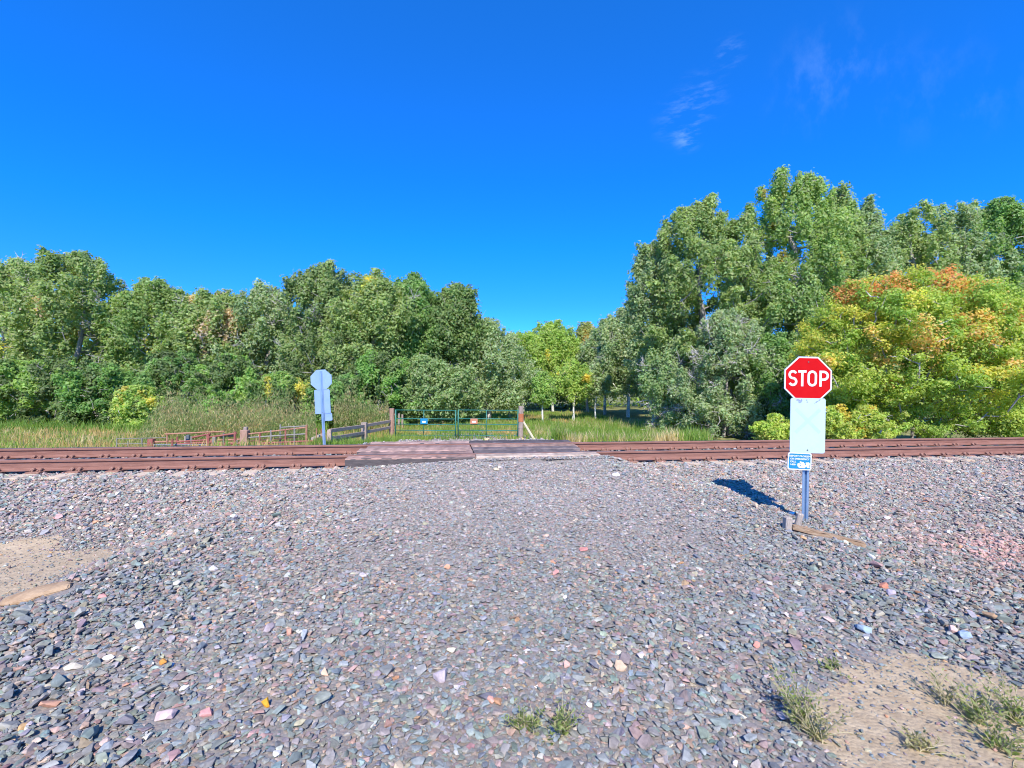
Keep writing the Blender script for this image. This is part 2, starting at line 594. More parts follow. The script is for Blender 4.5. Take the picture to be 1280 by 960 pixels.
tie_meshes = []
for i in range(4):
    me = rough_box(2.62, 0.23, 0.18, 8, 0.008, 50 + i)
    me.materials.append(M['tie'])
    tie_meshes.append(me)
plate_me = MB().box((0, 0, 0), (0.20, 0.38, 0.02), bev=0.004).mesh('tie_plate', M['clip'])
cb = MB()
for sx in (-0.055, 0.055):
    cb.box((sx, 0.0, 0.02), (0.03, 0.034, 0.06), bev=0.006)
    cb.box((sx, 0.018, 0.048), (0.046, 0.05, 0.02), bev=0.007)
    cb.path([(sx - .02, -.03, 0.012), (sx - .02, .012, .052), (sx + .018, .02, .046), (sx + .018, -.034, .02)], 0.009, 6)
clip_me = cb.mesh('rail_clip', M['clip'])
TIE_S = 0.58
for i in range(-26, 32):
    s = 0.12 + i * TIE_S + random.uniform(-.03, .03)
    t = link('tie', tie_meshes[i % 4], track)
    t.location = loc(s, 0.75 + random.uniform(-.05, .05), TIE_TOP - 0.09)
    t.rotation_euler = (0, 0, R(90) + random.uniform(-.015, .015))
    if -20 <= i <= 22:
        for wv in (0, GAUGE):
            p = link('tie_plate', plate_me, t)
            p.matrix_parent_inverse = t.matrix_basis.inverted()
            p.location = loc(s, wv, TIE_TOP + 0.0085)
            for sd_, rz in ((-1, 0), (1, math.pi)):
                c = tag(link('rail_clip', clip_me, t), kind='stuff')
                c.matrix_parent_inverse = t.matrix_basis.inverted()
                c.location = loc(s, wv + sd_ * 0.098, TIE_TOP + 0.016)
                c.rotation_euler = (0, 0, rz)

# ------------------------------------------------------------------ timber crossing
cross = empty('timber_crossing', (*from_ws(-0.55, 0.75), 0.0), (0, 0, TH))
tag(cross, 'worn timber plank crossing laid over the rusty rails in front of the gate', 'level crossing')
rows = [(-0.43, -0.095), (0.105, 0.52), (0.535, 0.95), (0.965, 1.395), (1.60, 1.98)]
cl = [(.34, .205, .155), (.27, .17, .135), (.36, .23, .18), (.26, .17, .14), (.38, .25, .20)]
cr_ = [(.41, .315, .24), (.135, .105, .095), (.155, .12, .11), (.30, .19, .14), (.085, .07, .068)]
M['creosote'] = mat_noise('creosoted_wood', (.05, .042, .04), (.13, .105, .095), 6, .85, 0, (1, 12, 12), .005)
for j, (a, b) in enumerate(rows):
    for side in (0, 1):
        s0, s1 = ((-3.02, -0.735), (-0.715, 1.66))[side]
        s1 += 0 if side == 0 else (0.0, -.28, -.10, -.02, .03)[j]
        s0 += (0.0, .10, .02, .12, .10)[j] if side == 0 else 0
        me = rough_box(s1 - s0, b - a, 0.17, 26, 0.008, 10 + j * 2 + side)
        base = np.array((cl, cr_)[side][j])
        at_ = me.color_attributes.new('tint', 'FLOAT_COLOR', 'POINT')
        c4 = np.ones((len(me.vertices), 4), np.float32)
        g = np.random.default_rng(200 + j * 2 + side)
        c4[:, :3] = base * (1 + 0.16 * g.normal(size=(len(me.vertices), 1)))
        at_.data.foreach_set('color', c4.clip(0.02, .9).ravel())
        me.materials.append(M['plank'])
        if side == 0:
            me.materials.append(M['creosote'])
            for f in me.polygons:
                if f.normal.y < -.7 or f.normal.z < -.7:
                    f.material_index = 1
        p = link('plank', me, cross)
        dz = (0.0, -.012, -.006, -.010, .004)[j] + (0.006 if side else 0.0)
        p.location = Vector(((s0 + s1) / 2 + 0.55, (a + b) / 2 - 0.75, PLANK_TOP - 0.085 + dz))
        p.rotation_euler = (random.uniform(-.012, .012), random.uniform(-.003, .003), random.uniform(-.002, .002))

# ------------------------------------------------------------------ crossing signs
def octagon(width, cut=0.2929, sy=1.0):
    h = width / 2
    c = width * cut
    return [(h - c, h * sy), (h, (h - c) * sy), (h, -(h - c) * sy), (h - c, -h * sy), (-(h - c), -h * sy), (-h, -(h - c) * sy), (-h, (h - c) * sy), (-(h - c), h * sy)]


def arc(cx, cz, rx, rz, a0, a1, n=14):
    return [(cx + rx * math.cos(R(a0 + (a1 - a0) * i / n)), cz + rz * math.sin(R(a0 + (a1 - a0) * i / n))) for i in range(n + 1)]


def rrect(w_, h_, r, n=5):
    o = []
    for cx, cz, a in ((w_ / 2 - r, h_ / 2 - r, 0), (-w_ / 2 + r, h_ / 2 - r, 90), (-w_ / 2 + r, -h_ / 2 + r, 180), (w_ / 2 - r, -h_ / 2 + r, 270)):
        o += arc(cx, cz, r, r, a, a + 90, n)
    return o


def text_mesh(txt, size):
    cu = bpy.data.curves.new('lettering', 'FONT')
    cu.body = txt
    cu.size = size
    cu.align_x = 'CENTER'
    cu.extrude = 0.0004
    cu.offset = 0.0011
    cu.resolution_u = 2
    o = bpy.data.objects.new('lettering', cu)
    COL.objects.link(o)
    dg = bpy.context.evaluated_depsgraph_get()
    me = bpy.data.meshes.new_from_object(o.evaluated_get(dg))
    bpy.data.objects.remove(o)
    return me


def stop_letters():
    b = MB()
    k = 0.000961
    st, y0, y1 = 0.030, -0.0045, -0.0022
    hc = 0.205 / 2 - st / 2
    # S
    cx, rx, rz = (330 - 535) * k, 0.043, hc / 2
    pts = arc(cx, rz, rx, rz, 25, 270, 18) + arc(cx, -rz, rx, rz, 90, -155, 18)[1:]
    b.ribbon(pts, st, y0, y1)
    # T
    cx = (455 - 535) * k
    b.ribbon([(cx - 0.053, hc), (cx + 0.053, hc)], st, y0, y1)
    b.ribbon([(cx, hc - st / 2), (cx, -hc - st / 2)], st, y0, y1)
    # O
    cx, rx = (588 - 535) * k, 0.046
    q = arc(cx, hc - rx, rx, rx, 0, 180, 14) + arc(cx, -hc + rx, rx, rx, 180, 360, 14)
    b.ribbon(q, st, y0, y1, True)
    # P
    cx = (745 - 535) * k
    b.ribbon([(cx - 0.045, hc + st / 2), (cx - 0.045, -hc - st / 2)], st, y0, y1)
    rp = 0.050
    b.ribbon([(cx - 0.030, hc), (cx - 0.005, hc)] + arc(cx - 0.005, hc - rp, 0.052, rp, 85, -85, 12) + [(cx - 0.005, hc - 2 * rp), (cx - 0.030, hc - 2 * rp)], st, y0 - 0.0003, y1)
    return b


def crossing_sign(loc_, height, lean, yaw, label, drop=0.237):
    """post at the origin, plates face -y; z measured from the ground"""
    g = empty('crossing_sign', loc_, (0, lean, yaw))
    tag(g, label, 'road sign', 'stop signs on posts at the crossing')
    oc = height - 0.305
    # U-channel post
    po = MB()
    for sx in (-1, 1):
        po.box((sx * 0.017, 0.030, height / 2 - 0.15), (0.004, 0.034, height + 0.2))
        po.box((sx * 0.030, 0.0145, height / 2 - 0.15), (0.024, 0.004, height + 0.2))
    po.box((0, 0.0455, height / 2 - 0.15), (0.030, 0.004, height + 0.2))
    for i in range(26):
        po.box((0, 0.0430, 0.12 + i * 0.08), (0.010, 0.0022, 0.012))
    po.build('post', M['galv'], g)
    # octagon
    pb = MB()
    pb.prism([(x, z + oc) for x, z in octagon(0.612, sy=0.96)], 0.0, 0.004)
    plate = pb.build('stop_panel', M['alu'], g)
    fb = MB()
    fb.prism([(x, z + oc) for x, z in octagon(0.606, sy=0.96)], -0.0012, -0.0002)
    fb.build('border', M['white'], plate)
    fr = MB()
    fr.prism([(x, z + oc) for x, z in octagon(0.572, sy=0.96)], -0.0022, -0.0013)
    fr.build('red_field', M['red'], plate)
    lt = stop_letters().mesh('lettering', M['white'])
    lo = link('lettering', lt, plate)
    lo.location = (0, 0, oc + 0.015)
    bt = MB()
    bt.tube((0, -0.008, oc + 0.225), (0, 0.05, oc + 0.225), 0.008, seg=8)
    bt.build('bolt', M['bolt'], plate)
    # large blank panel
    pw, ph = 0.452, 0.705
    pc = oc - drop - ph / 2
    wb = MB()
    wb.prism([(x, z + pc) for x, z in rrect(pw, ph, 0.03)], -0.0085, -0.0055)
    pan = wb.build('blank_panel', M['alu'], g)
    wf = MB()
    wf.prism([(x, z + pc) for x, z in rrect(pw - 0.003, ph - 0.003, 0.03)], -0.0100, -0.0086)
    wf.build('faded_face', M['pale'], pan)
    gx_ = MB()
    for sg in (-1, 1):
        gx_.ribbon([(-0.155, pc + 0.06 - sg * 0.15), (0.155, pc + 0.06 + sg * 0.15)], 0.045, -0.0104 - 0.0002 * sg, -0.0099)
    gx_.build('faded_cross_mark', M['ghost'], pan)
    pe = MB()
    for (cx, cz, a, b_) in ((-.13, .322, .03, .016), (-.105, .305, .025, .02), (-.085, .325, .012, .02), (-.02, .328, .012, .012), (-.01, .300, .014, .009),
                            (.10, .300, .015, .008), (.118, .312, .018, .007), (.14, .326, .016, .006), (.15, .335, .01, .008), (.085, .285, .006, .008)):
        q = [(cx + a * random.uniform(.6, 1.1) * math.cos(u), pc + cz + b_ * random.uniform(.6, 1.1) * math.sin(u)) for u in np.linspace(0, 6.28, 9)[:-1]]
        pe.prism(q, -0.0108, -0.0101)
    tag(pe.build('peeled_patch', M['peel'], pan), kind='stuff')
    b2 = MB()
    b2.tube((0.0, -0.015, pc - ph / 2 + 0.04), (0.0, 0.05, pc - ph / 2 + 0.04), 0.010, seg=8)
    b2.build('bolt', M['bolt'], pan)
    # small blue notice
    nw, nh = 0.305, 0.222
    nc = pc - ph / 2 - 0.103
    ox = -0.105
    nb = MB()
    nb.prism([(x, z) for x, z in rrect(nw, nh, 0.03)], -0.004, 0.0)
    no = nb.build('notice_panel', M['alu'], g)
    no.location = (ox, -0.018, nc)
    no.rotation_euler = (0, R(1.6), 0)
    MB().prism(rrect(nw - .002, nh - .002, 0.03), -0.0052, -0.0042).build('border', M['white'], no)
    MB().prism(rrect(nw - .03, nh - .03, 0.022), -0.0062, -0.0053).build('blue_field', M['blue'], no)
    lb = bmesh.new()
    for txt, sz, dx, dz in (('REPORT PROBLEM', 0.0295, 0.0, 0.056), ('OR EMERGENCY', 0.0295, 0.0, 0.020), ('CALL', 0.030, -.085, -.016), ('1-800-', 0.028, -.085, -.052)):
        tm = text_mesh(txt, sz)
        tm.transform(Matrix.Translation((dx, -0.0072, dz)) @ Matrix.Rotation(R(90), 4, 'X') @ Matrix.Diagonal((1.12, 1, 1, 1)))
        lb.from_mesh(tm)
    lm = bpy.data.meshes.new('lettering')
    lb.to_mesh(lm)
    lb.free()
    lm.materials.append(M['white'])
    tag(link('lettering', lm, no), kind='stuff')
    sb = MB()
    rr = random.Random(4)
    for i in range(44):
        cx, cz = rr.uniform(-.025, .118), rr.uniform(-.075, -.010)
        cx = max(cx, -0.015 + (-0.03 - cz) * 0.2)
        q = [(cx + rr.uniform(.010, .020) * math.cos(u), cz + rr.uniform(.007, .014) * math.sin(u)) for u in np.linspace(0, 6.28, 8)[:-1]]
        sb.prism(q, -0.0072 - i * 0.00003, -0.0063)
    tag(sb.build('scuffed_patch', M['white'], no), kind='stuff')
    return g


p = at(1007, 660, 5.74)
zg = tz(p.x, p.y)
crossing_sign((p.x, p.y, zg), 2.23 - zg, R(0.75), 0.0, 'red STOP sign facing the viewer over a pale blank panel and small blue notice')
p = at(406, 556, 13.1)
zg = tz(p.x, p.y)
top = at(401, 461.5, 13.1)
crossing_sign((p.x, p.y, zg), top.z - zg, R(3.6), R(180), 'stop sign seen from its bluish metal back, leaning beside the far fence', 0.29)

# weathered bits at the foot of the front sign
sb = MB()
sb.box((0, 0, 0.03), (0.08, 0.09, 0.25), Matrix.Rotation(R(3), 3, 'Y'), 0.012)
p = ground_at(984, 662)
o = sb.build('stub_post', M['stub'])
o.location = p
tag(o, 'short square grey wooden stub in the gravel just left of the stop sign post', 'post')
sb = MB()
sb.box((0, 0, 0.05), (0.072, 0.05, 0.28), Matrix.Rotation(R(10), 3, 'Y') @ Matrix.Rotation(R(8), 3, 'X'), 0.012)
p = ground_at(993.5, 660)
o = sb.build('broken_stake', M['stub'])
o.location = p + Vector((0.03, -.01, 0))
tag(o, 'slanting broken wooden stake between the grey stub and the stop sign post', 'stake')
a, b = ground_at(991, 663), ground_at(1082, 686)
me = rough_box((b - a).length, 0.09, 0.05, 14, 0.008, 77)
me.materials.append(M['board'])
o = link('old_board', me)
dv = b - a
CLEAR = [(a.x, a.y - .03, b.x, b.y - .03, .085)]
o.location = (a + b) / 2 + Vector((0, 0, 0.045))
o.rotation_euler = dv.to_track_quat('X', 'Z').to_euler()
tag(o, 'long split tan board lying on the gravel at the foot of the stop sign', 'board')

# ------------------------------------------------------------------ gate and fences
GZ_ = 21.2


def gate_leaf(px0, px1, label, hinge_left):
    a, b = at(px0, 546, GZ_), at(px1, 546, GZ_)
    zb, zt = at((px0 + px1) / 2, 544.3, GZ_).z, at((px0 + px1) / 2, 512.8, GZ_).z
    L = b.x - a.x
    g = empty('metal_gate', (a.x, GZ_, zb))
    tag(g, label, 'gate', 'green tube gates')
    hgt = zt - zb
    for f in (0, .20, .44, .66, 1.0):
        r_ = MB()
        r_.tube((0, 0, hgt * f), (L, 0, hgt * f), 0.020, seg=8)
        r_.build('rail', M['green_paint'], g, True)
    for x in (0.0, L * 0.47, L):
        r_ = MB()
        rad = 0.03 if x in (0.0, L) else 0.02
        r_.tube((x, 0.0, -0.02), (x, 0.0, hgt + 0.02), rad, seg=8)
        r_.build('upright', M['green_paint'], g, True)
    hx = 0 if hinge_left else L
    for z_ in (0.2, hgt - 0.2):
        MB().box((hx + (-.06 if hinge_left else .06), 0, z_), (0.10, 0.03, 0.05), None, 0.005).build('hinge', M['rust'], g)
    return g, zt


gate_leaf(494.3, 569.3, 'left green tube gate between the reddish wooden post and the gate meeting point', True)
gate_leaf(572.6, 647.3, 'right green tube gate hung from the rust banded post with a brace', False)


def gate_sign(px, py, w_px, h_px, mats, label):
    c = at(px, py, GZ_ - 0.05)
    k = GZ_ / 560
    g = empty('gate_sign', c)
    tag(g, label, 'sign', 'small signs hung on the gates')
    MB().prism(rrect(w_px * k, h_px * k, 0.02), -0.004, 0.0).build('sheet', M[mats[0]], g)
    b_ = MB()
    b_.prism(rrect(w_px * k * 0.5, h_px * k * 0.30, 0.01), -0.0065, -0.0045)
    o_ = b_.build('print_band', M[mats[1]], g)
    o_.location = (0, 0, -h_px * k * 0.12)
    MB().path([(-0.08, 0.01, h_px * k * .4), (-0.02, 0.03, h_px * k * .5 + .1), (0.08, 0.01, h_px * k * .4)], 0.004, 5).build('hanger', M['bolt'], g)


gate_sign(530, 526.5, 9, 7, ('blue', 'white'), 'small blue and white sign hung on the left green gate')
M['orange'] = mat_noise('orange_sign', (.40, .15, .08), (.50, .22, .12), 6, 0.6)
gate_sign(592.5, 526.5, 9, 6.5, ('orange', 'white'), 'small faded orange sign hung on the right green gate')


def wood_post(px, pyb, pyt, Y, wpx, mat, label, name='gate_post', band=None):
    b_, t_ = at(px, pyb, Y), at(px, pyt, Y)
    zb = min(b_.z, tz(b_.x, Y)) - 0.2
    rad = wpx / 560 * Y / 2
    g = empty(name, (b_.x, Y, zb))
    tag(g, label, 'post')
    m_ = MB()
    hh = t_.z - zb
    prev = Vector((0, 0, 0))
    for i in range(1, 6):
        nx_ = Vector((random.uniform(-.01, .01), random.uniform(-.01, .01), hh * i / 5))
        m_.tube(prev, nx_, rad * random.uniform(.94, 1.03), rad * random.uniform(.92, 1.0), seg=10)
        prev = nx_
    m_.build('shaft', M[mat], g, False)
    if band:
        z0_, z1_ = at(px, band[1], Y).z - zb, at(px, band[0], Y).z - zb
        MB().tube((0, 0, z0_), (0, 0, z1_), rad * 1.06, seg=10).build('rust_band', M['post_rust'], g)
    return g


wood_post(489.7, 551, 510.5, GZ_, 6.4, 'post_red', 'reddish weathered wooden gate post at the left end of the green gates')
wood_post(651, 548, 507.5, GZ_, 6.6, 'fence_wood', 'grey wooden gate post with a rust coloured band beside the slanting brace', band=(517, 527))
a, b = at(653.5, 526, GZ_ + .05), at(668, 550, GZ_ - 0.4)
m_ = MB()
m_.tube(a, b, 0.055, 0.06, seg=8)
o = m_.build('wooden_brace', M['brace'])
tag(o, 'pale slanting wooden brace propping the right gate post', 'brace')
wood_post(498.5, 541, 517, 26, 2.8, 'fence_wood', 'left of two dark old posts behind the left gate', 'old_post')
wood_post(502.8, 541, 518, 26, 2.6, 'fence_wood', 'right of two dark old posts behind the left gate', 'old_post')


def fence(name, label, posts, rails, cat='fence'):
    """posts: (px, pyt, Y, width_m, mat); rails: (pxa, pya, Ya, pxb, pyb, Yb, radius or (t,h), mat)"""
    p0 = at(posts[0][0], 555, posts[0][2])
    g = empty(name, (p0.x, p0.y, tz(p0.x, p0.y)))
    tag(g, label, cat)
    o_ = Vector(g.location)
    for px, pyt, Y, wm, mt in posts:
        t_ = at(px, pyt, Y)
        zb = tz(t_.x, t_.y) - 0.15
        m__ = MB()
        if wm > 0.08:
            m__.box(Vector((t_.x, t_.y, (t_.z + zb) / 2)) - o_, (wm, wm * 0.8, t_.z - zb), Matrix.Rotation(random.uniform(-.03, .03), 3, 'Y'), 0.012)
        else:
            m__.tube(Vector((t_.x, t_.y, zb)) - o_, t_ - o_, wm / 2, seg=8)
        m__.build('post', M[mt], g)
    for pxa, pya, Ya, pxb, pyb, Yb, sz, mt in rails:
        a_, b_ = at(pxa, pya, Ya) - o_, at(pxb, pyb, Yb) - o_
        m__ = MB()
        if isinstance(sz, tuple):
            d_ = b_ - a_
            m__.box((a_ + b_) / 2, (d_.length, sz[0], sz[1]), d_.to_track_quat('X', 'Z').to_matrix(), 0.01)
        else:
            m__.tube(a_, b_, sz, seg=8)
        m__.build('rail', M[mt], g)
    return g


fence('wooden_fence', 'brown post and rail fence running from the gate post towards the track', [(412, 537, 15.0, 0.13, 'fence_rail'), (455.5, 528, 18.2, 0.22, 'fence_wood')],
      [(412, 538.6, 14.94, 455, 532.6, 18.1, (.05, .13), 'fence_rail'), (455, 532.4, 18.1, 488, 526.5, GZ_ - .1, (.05, .13), 'fence_rail'),
       (412, 548.5, 14.94, 455, 541, 18.1, (.05, .13), 'fence_rail'), (455, 540.6, 18.1, 488, 534.2, GZ_ - .1, (.05, .13), 'fence_rail'),
       (412, 551.2, 15.06, 455, 543.5, 18.3, (.05, .10), 'fence_rail')])
Yp = 15.0
fence('pipe_fence', 'pipe rail panel with thick reddish post left of the leaning sign back', [(306, 537.5, Yp, 0.24, 'post_red'), (306.5, 533.5, Yp + .4, 0.12, 'fence_wood'), (325, 540.6, Yp, .06, 'red_pipe'),
      (338.7, 537.5, Yp, .06, 'grey_pipe'), (350.5, 530.5, Yp + .2, .05, 'grey_pipe'), (357, 536.5, Yp, .06, 'red_pipe'), (368.2, 534.5, Yp, .06, 'grey_pipe'), (383.2, 531, Yp, .07, 'rust_pipe'), (395.5, 535, Yp, .04, 'rust_pipe'), (401.5, 536, Yp + .3, .04, 'rust_pipe')],
      [(311, 542.5, Yp, 383.5, 534.2, Yp, .025, 'rust_pipe'), (311, 547, Yp, 383.5, 542.3, Yp, .025, 'grey_pipe'), (318, 554.6, Yp, 396, 550.8, Yp, .03, 'red_pipe'), (312, 551.2, Yp + .1, 372, 546.8, Yp + .1, .02, 'rust_pipe'),
       (350, 534.3, Yp + .2, 384, 532.4, Yp + .2, .02, 'grey_pipe'), (388, 549.5, Yp + .3, 403, 543.3, Yp + .3, (.03, .10), 'stub')])
fence('corral_panel', 'jumble of low red painted corral pipes at the left end of the fences', [(189.3, 548.4, Yp, 0.18, 'red_pipe'), (209, 543, Yp, .05, 'rust_pipe'), (215.5, 548.5, Yp - .2, .06, 'red_pipe'), (221.7, 546, Yp, .06, 'red_pipe'),
      (231.5, 545, Yp, .05, 'stub'), (235.4, 543.5, Yp + .3, .10, 'bolt'), (239.3, 545.5, Yp, .06, 'grey_pipe'), (260.4, 543.3, Yp, .10, 'red_pipe'), (268.3, 546.2, Yp, .11, 'grey_pipe'), (279.5, 541.5, Yp, .05, 'bolt'), (293.8, 539.5, Yp, .08, 'red_pipe'), (296.6, 550, Yp, .05, 'grey_pipe')],
      [(207, 542.6, Yp, 281, 539.3, Yp, .025, 'rust_pipe'), (240, 546.9, Yp, 263, 542.4, Yp, .03, 'red_pipe'), (222, 552.2, Yp, 262, 549.8, Yp, .03, 'red_pipe'), (222, 555.2, Yp, 266, 552.6, Yp, .035, 'red_pipe'),
       (192, 552.6, Yp + .05, 301, 549.2, Yp + .05, .03, 'rust_pipe'), (194, 556.6, Yp + .05, 301, 553.0, Yp + .05, .03, 'rust_pipe'), (192, 556.3, Yp, 262, 556.0, Yp, .04, 'bolt'), (262, 546.5, Yp, 296, 541.5, Yp, .03, 'red_pipe'), (264, 555.8, Yp, 300, 554.7, Yp, .03, 'red_pipe'), (276, 545.5, Yp + .1, 294, 544, Yp + .1, .05, 'bolt')])
fence('wire_fence', 'low thin wire fence in the dry grass left of the red corral pipes', [(146, 548, 15.5, .04, 'grey_pipe'), (177.5, 547.5, 15.5, .05, 'grey_pipe'), (160, 551, 15.5, .03, 'grey_pipe')],
      [(146, 548.6, 15.5, 208, 547, 15.5, .012, 'grey_pipe'), (146, 555, 15.5, 188, 554.2, 15.5, .012, 'grey_pipe')])

# ------------------------------------------------------------------ foliage
def unit(a):
    return a / np.maximum(np.linalg.norm(a, axis=1, keepdims=True), 1e-6)


def leaf_quads(P, Nn, L, Wd, g):
    n = len(P)
    t = unit(np.cross(Nn, g.normal(size=(n, 3))))
    b = np.cross(Nn, t)
    L = (L * g.uniform(.65, 1.3, (n, 1)))
    Wd = (Wd * g.uniform(.65, 1.3, (n, 1)))
    V_ = np.stack([P + b * Wd / 2 - t * L * .4, P + t * L * .6, P - b * Wd / 2 - t * L * .4], 1).reshape(-1, 3)     # deltoid leaves
    return V_, np.arange(3 * n).reshape(n, 3)


def skeleton(clumps, trunk, g, up=0.25):
    nodes = [np.array(p, float) for p in trunk]
    par = [-1] + list(range(len(trunk) - 1))
    mid = np.mean(trunk, 0)
    order = np.argsort(np.linalg.norm((clumps - np.array([mid[0], mid[1], 0]))[:, :2], axis=1) + 0.25 * np.abs(clumps[:, 2] - mid[2]))
    tips = []
    for i in order:
        c = clumps[i]
        A = np.array(nodes)
        d = np.linalg.norm(A - c, axis=1) + 0.9 * np.maximum(0, A[:, 2] - c[2] + 0.2)
        d[0] += 5
        j = int(np.argmin(d))
        a = A[j]
        prev = j
        m = 3
        for k in range(1, m + 1):
            f = k / m
            q = a + (c - a) * f
            q = q + np.array([0, 0, -1]) * up * np.linalg.norm(c - a) * f * (1 - f) + g.normal(size=3) * 0.05 * np.linalg.norm(c - a) * (k < m)
            nodes.append(q)
            par.append(prev)
            prev = len(nodes) - 1
        tips.append(prev)
    return np.array(nodes), np.array(par), tips


def tubes(A, B, ra, rb, seg=5):
    """many tapered tubes in one go"""
    n = len(A)
    d = unit(B - A)
    ref = np.where(np.abs(d[:, 2:3]) > 0.9, np.array([[1.0, 0, 0]]), np.array([[0, 0, 1.0]]))
    u = unit(np.cross(d, ref))
    v = np.cross(d, u)
    an = np.linspace(0, 2 * np.pi, seg, endpoint=False)
    ring = np.cos(an)[None, :, None] * u[:, None, :] + np.sin(an)[None, :, None] * v[:, None, :]
    Va = A[:, None, :] + ring * ra[:, None, None]
    Vb = B[:, None, :] + ring * rb[:, None, None]
    V_ = np.concatenate([Va, Vb], 1).reshape(-1, 3)
    base = (np.arange(n) * 2 * seg)[:, None]
    k = np.arange(seg)[None, :]
    k2 = (np.arange(seg) + 1) % seg
    Fq = np.stack([base + k, base + k2[None, :], base + seg + k2[None, :], base + seg + k], -1).reshape(-1, 4)
    return V_, Fq


def make_tree(name, label, cat, X, Y, height, width, seed, pal, n_leaf=13000, leaf=0.20, bottom=0.16, clump_n=120, clump_r=0.72, trunk_r=0.22, bark=(.38, .345, .315),
              lean=(0, 0), twig=0.25, accents=(), group=None, base_z=None, flat=1.0, rise=.75, spray=1.0, trunks=1, profile=0.8, depth=0.9, inner=.15, stem=.72, wide=1.2, lumpy=.30, dead=0.0):
    n_leaf = int(n_leaf * 3.35)
    leaf *= 1.02
    clump_n = int(clump_n * 1.35)
    width *= wide
    g = np.random.default_rng(seed)
    bz = tz(X, Y) if base_z is None else base_z
    root = empty(name, (X, Y, bz - 0.05))
    tag(root, label, cat, group)
    z0 = height * bottom
    hw = width / 2
    ph = g.uniform(0, 6.28, 8)

    def lump(an, u):
        return (np.sin(2 * an + ph[0] + 3 * u) + np.sin(3 * an + ph[1] - 5 * u) + np.sin(5 * an + ph[2] + 9 * u) + np.sin(ph[3] + 11 * u + an)) / 4
    u_ = g.uniform(0, 1, clump_n) ** .92
    an = g.uniform(0, 6.283, clump_n)
    pk = profile * .55
    pr_ = np.where(u_ > pk, np.sqrt(np.maximum(0, 1 - ((u_ - pk) / (1.02 - pk)) ** 2)), .74 + .26 * u_ / max(pk, .01))
    Rr = np.maximum(hw * pr_ * (1 + lumpy * lump(an, u_)) - clump_r * .75, hw * .10)
    rr = Rr * (inner + (1 - inner) * np.sqrt(g.uniform(0, 1, clump_n)))
    C = np.stack([np.cos(an) * rr + lean[0] * u_, np.sin(an) * rr * depth + lean[1] * u_, z0 + clump_r * .5 + (height - z0 - clump_r * 1.1) * u_ * (1 + .06 * lump(an * 2 + 1, u_ * 0))], 1)
    C[:, 2] = np.clip(C[:, 2], 0.25 + 0.2 * g.uniform(size=clump_n), height - clump_r * .45)
    # wood
    starts = [(g.normal() * 0.10 * hw * (trunks > 1), g.normal() * 0.08 * hw * (trunks > 1)) for _ in range(trunks)]
    own = np.argmin(np.stack([np.hypot(C[:, 0] - a * 2, C[:, 1] - b * 2) + g.uniform(0, .5, clump_n) for a, b in starts]), 0)
    for ti, (sx, sy) in enumerate(starts):
        Cs = C[own == ti]
        if len(Cs) < 3:
            continue
        tp = []
        nt_ = 7
        th = height * stem
        wob = g.normal(size=(nt_ + 1, 2)) * 0.02 * height
        wob[0] = 0
        wob = np.cumsum(wob, 0) * 0.5
        for k in range(nt_ + 1):
            f = k / nt_
            tp.append((sx * (1 + f) + lean[0] * f * .7 + wob[k, 0], sy * (1 + f) + lean[1] * f * .7 + wob[k, 1], th * f))
        nd, pr, tips = skeleton(Cs, tp, g)
        cnt = np.zeros(len(nd))
        for t_ in tips:
            cnt[t_] += 1
        for j in range(len(nd) - 1, 0, -1):
            if pr[j] >= 0:
                cnt[pr[j]] += max(cnt[j], 0.3)
        rad_ = trunk_r / math.sqrt(trunks) * (np.maximum(cnt, .4) / max(cnt[0], 1)) ** 0.5
        rad_ = np.maximum(rad_, 0.022)
        j = np.arange(1, len(nd))
        A, B = nd[pr[j]], nd[j]
        ra = np.where(pr[j] == 0, rad_[pr[j]] * 1.15, np.minimum(rad_[pr[j]], rad_[j] * 1.25))
        v_, f_ = tubes(A, B, ra, rad_[j], 5)
        bc = np.array(bark) * (1 + .2 * g.normal(size=(len(v_), 1)))
        link('trunk', np_mesh('trunk', v_, f_, M['bark'], bc.clip(.02, .8), True), root)
    # fine bare twigs
    if twig > 0:
        nT = int(clump_n * twig * 9)
        ci = g.integers(0, clump_n, nT)
        A = C[ci] + g.normal(size=(nT, 3)) * clump_r * .3
        out_ = unit(A - np.array([lean[0] * .5, 0, z0 + (height - z0) * .35]))
        D = unit(out_ * .7 + g.normal(size=(nT, 3)) * 0.8)
        B = A + D * g.uniform(.4, 1.0, (nT, 1)) * clump_r * 1.1
        B[:, 2] = np.minimum(B[:, 2], height * .95)
        v_, f_ = tubes(A, B, np.full(nT, .014), np.full(nT, .005), 3)
        tc_ = np.array((.40, .36, .34)) * (1 + .2 * g.normal(size=(len(v_), 1)))
        tag(link('twigs', np_mesh('twigs', v_, f_, M['bark'], tc_.clip(.05, .8)), root), kind='stuff')
    # leaves
    size = clump_r * g.uniform(.5, 1.2, clump_n)
    per = size ** 2 * g.uniform(.6, 1.3, clump_n)
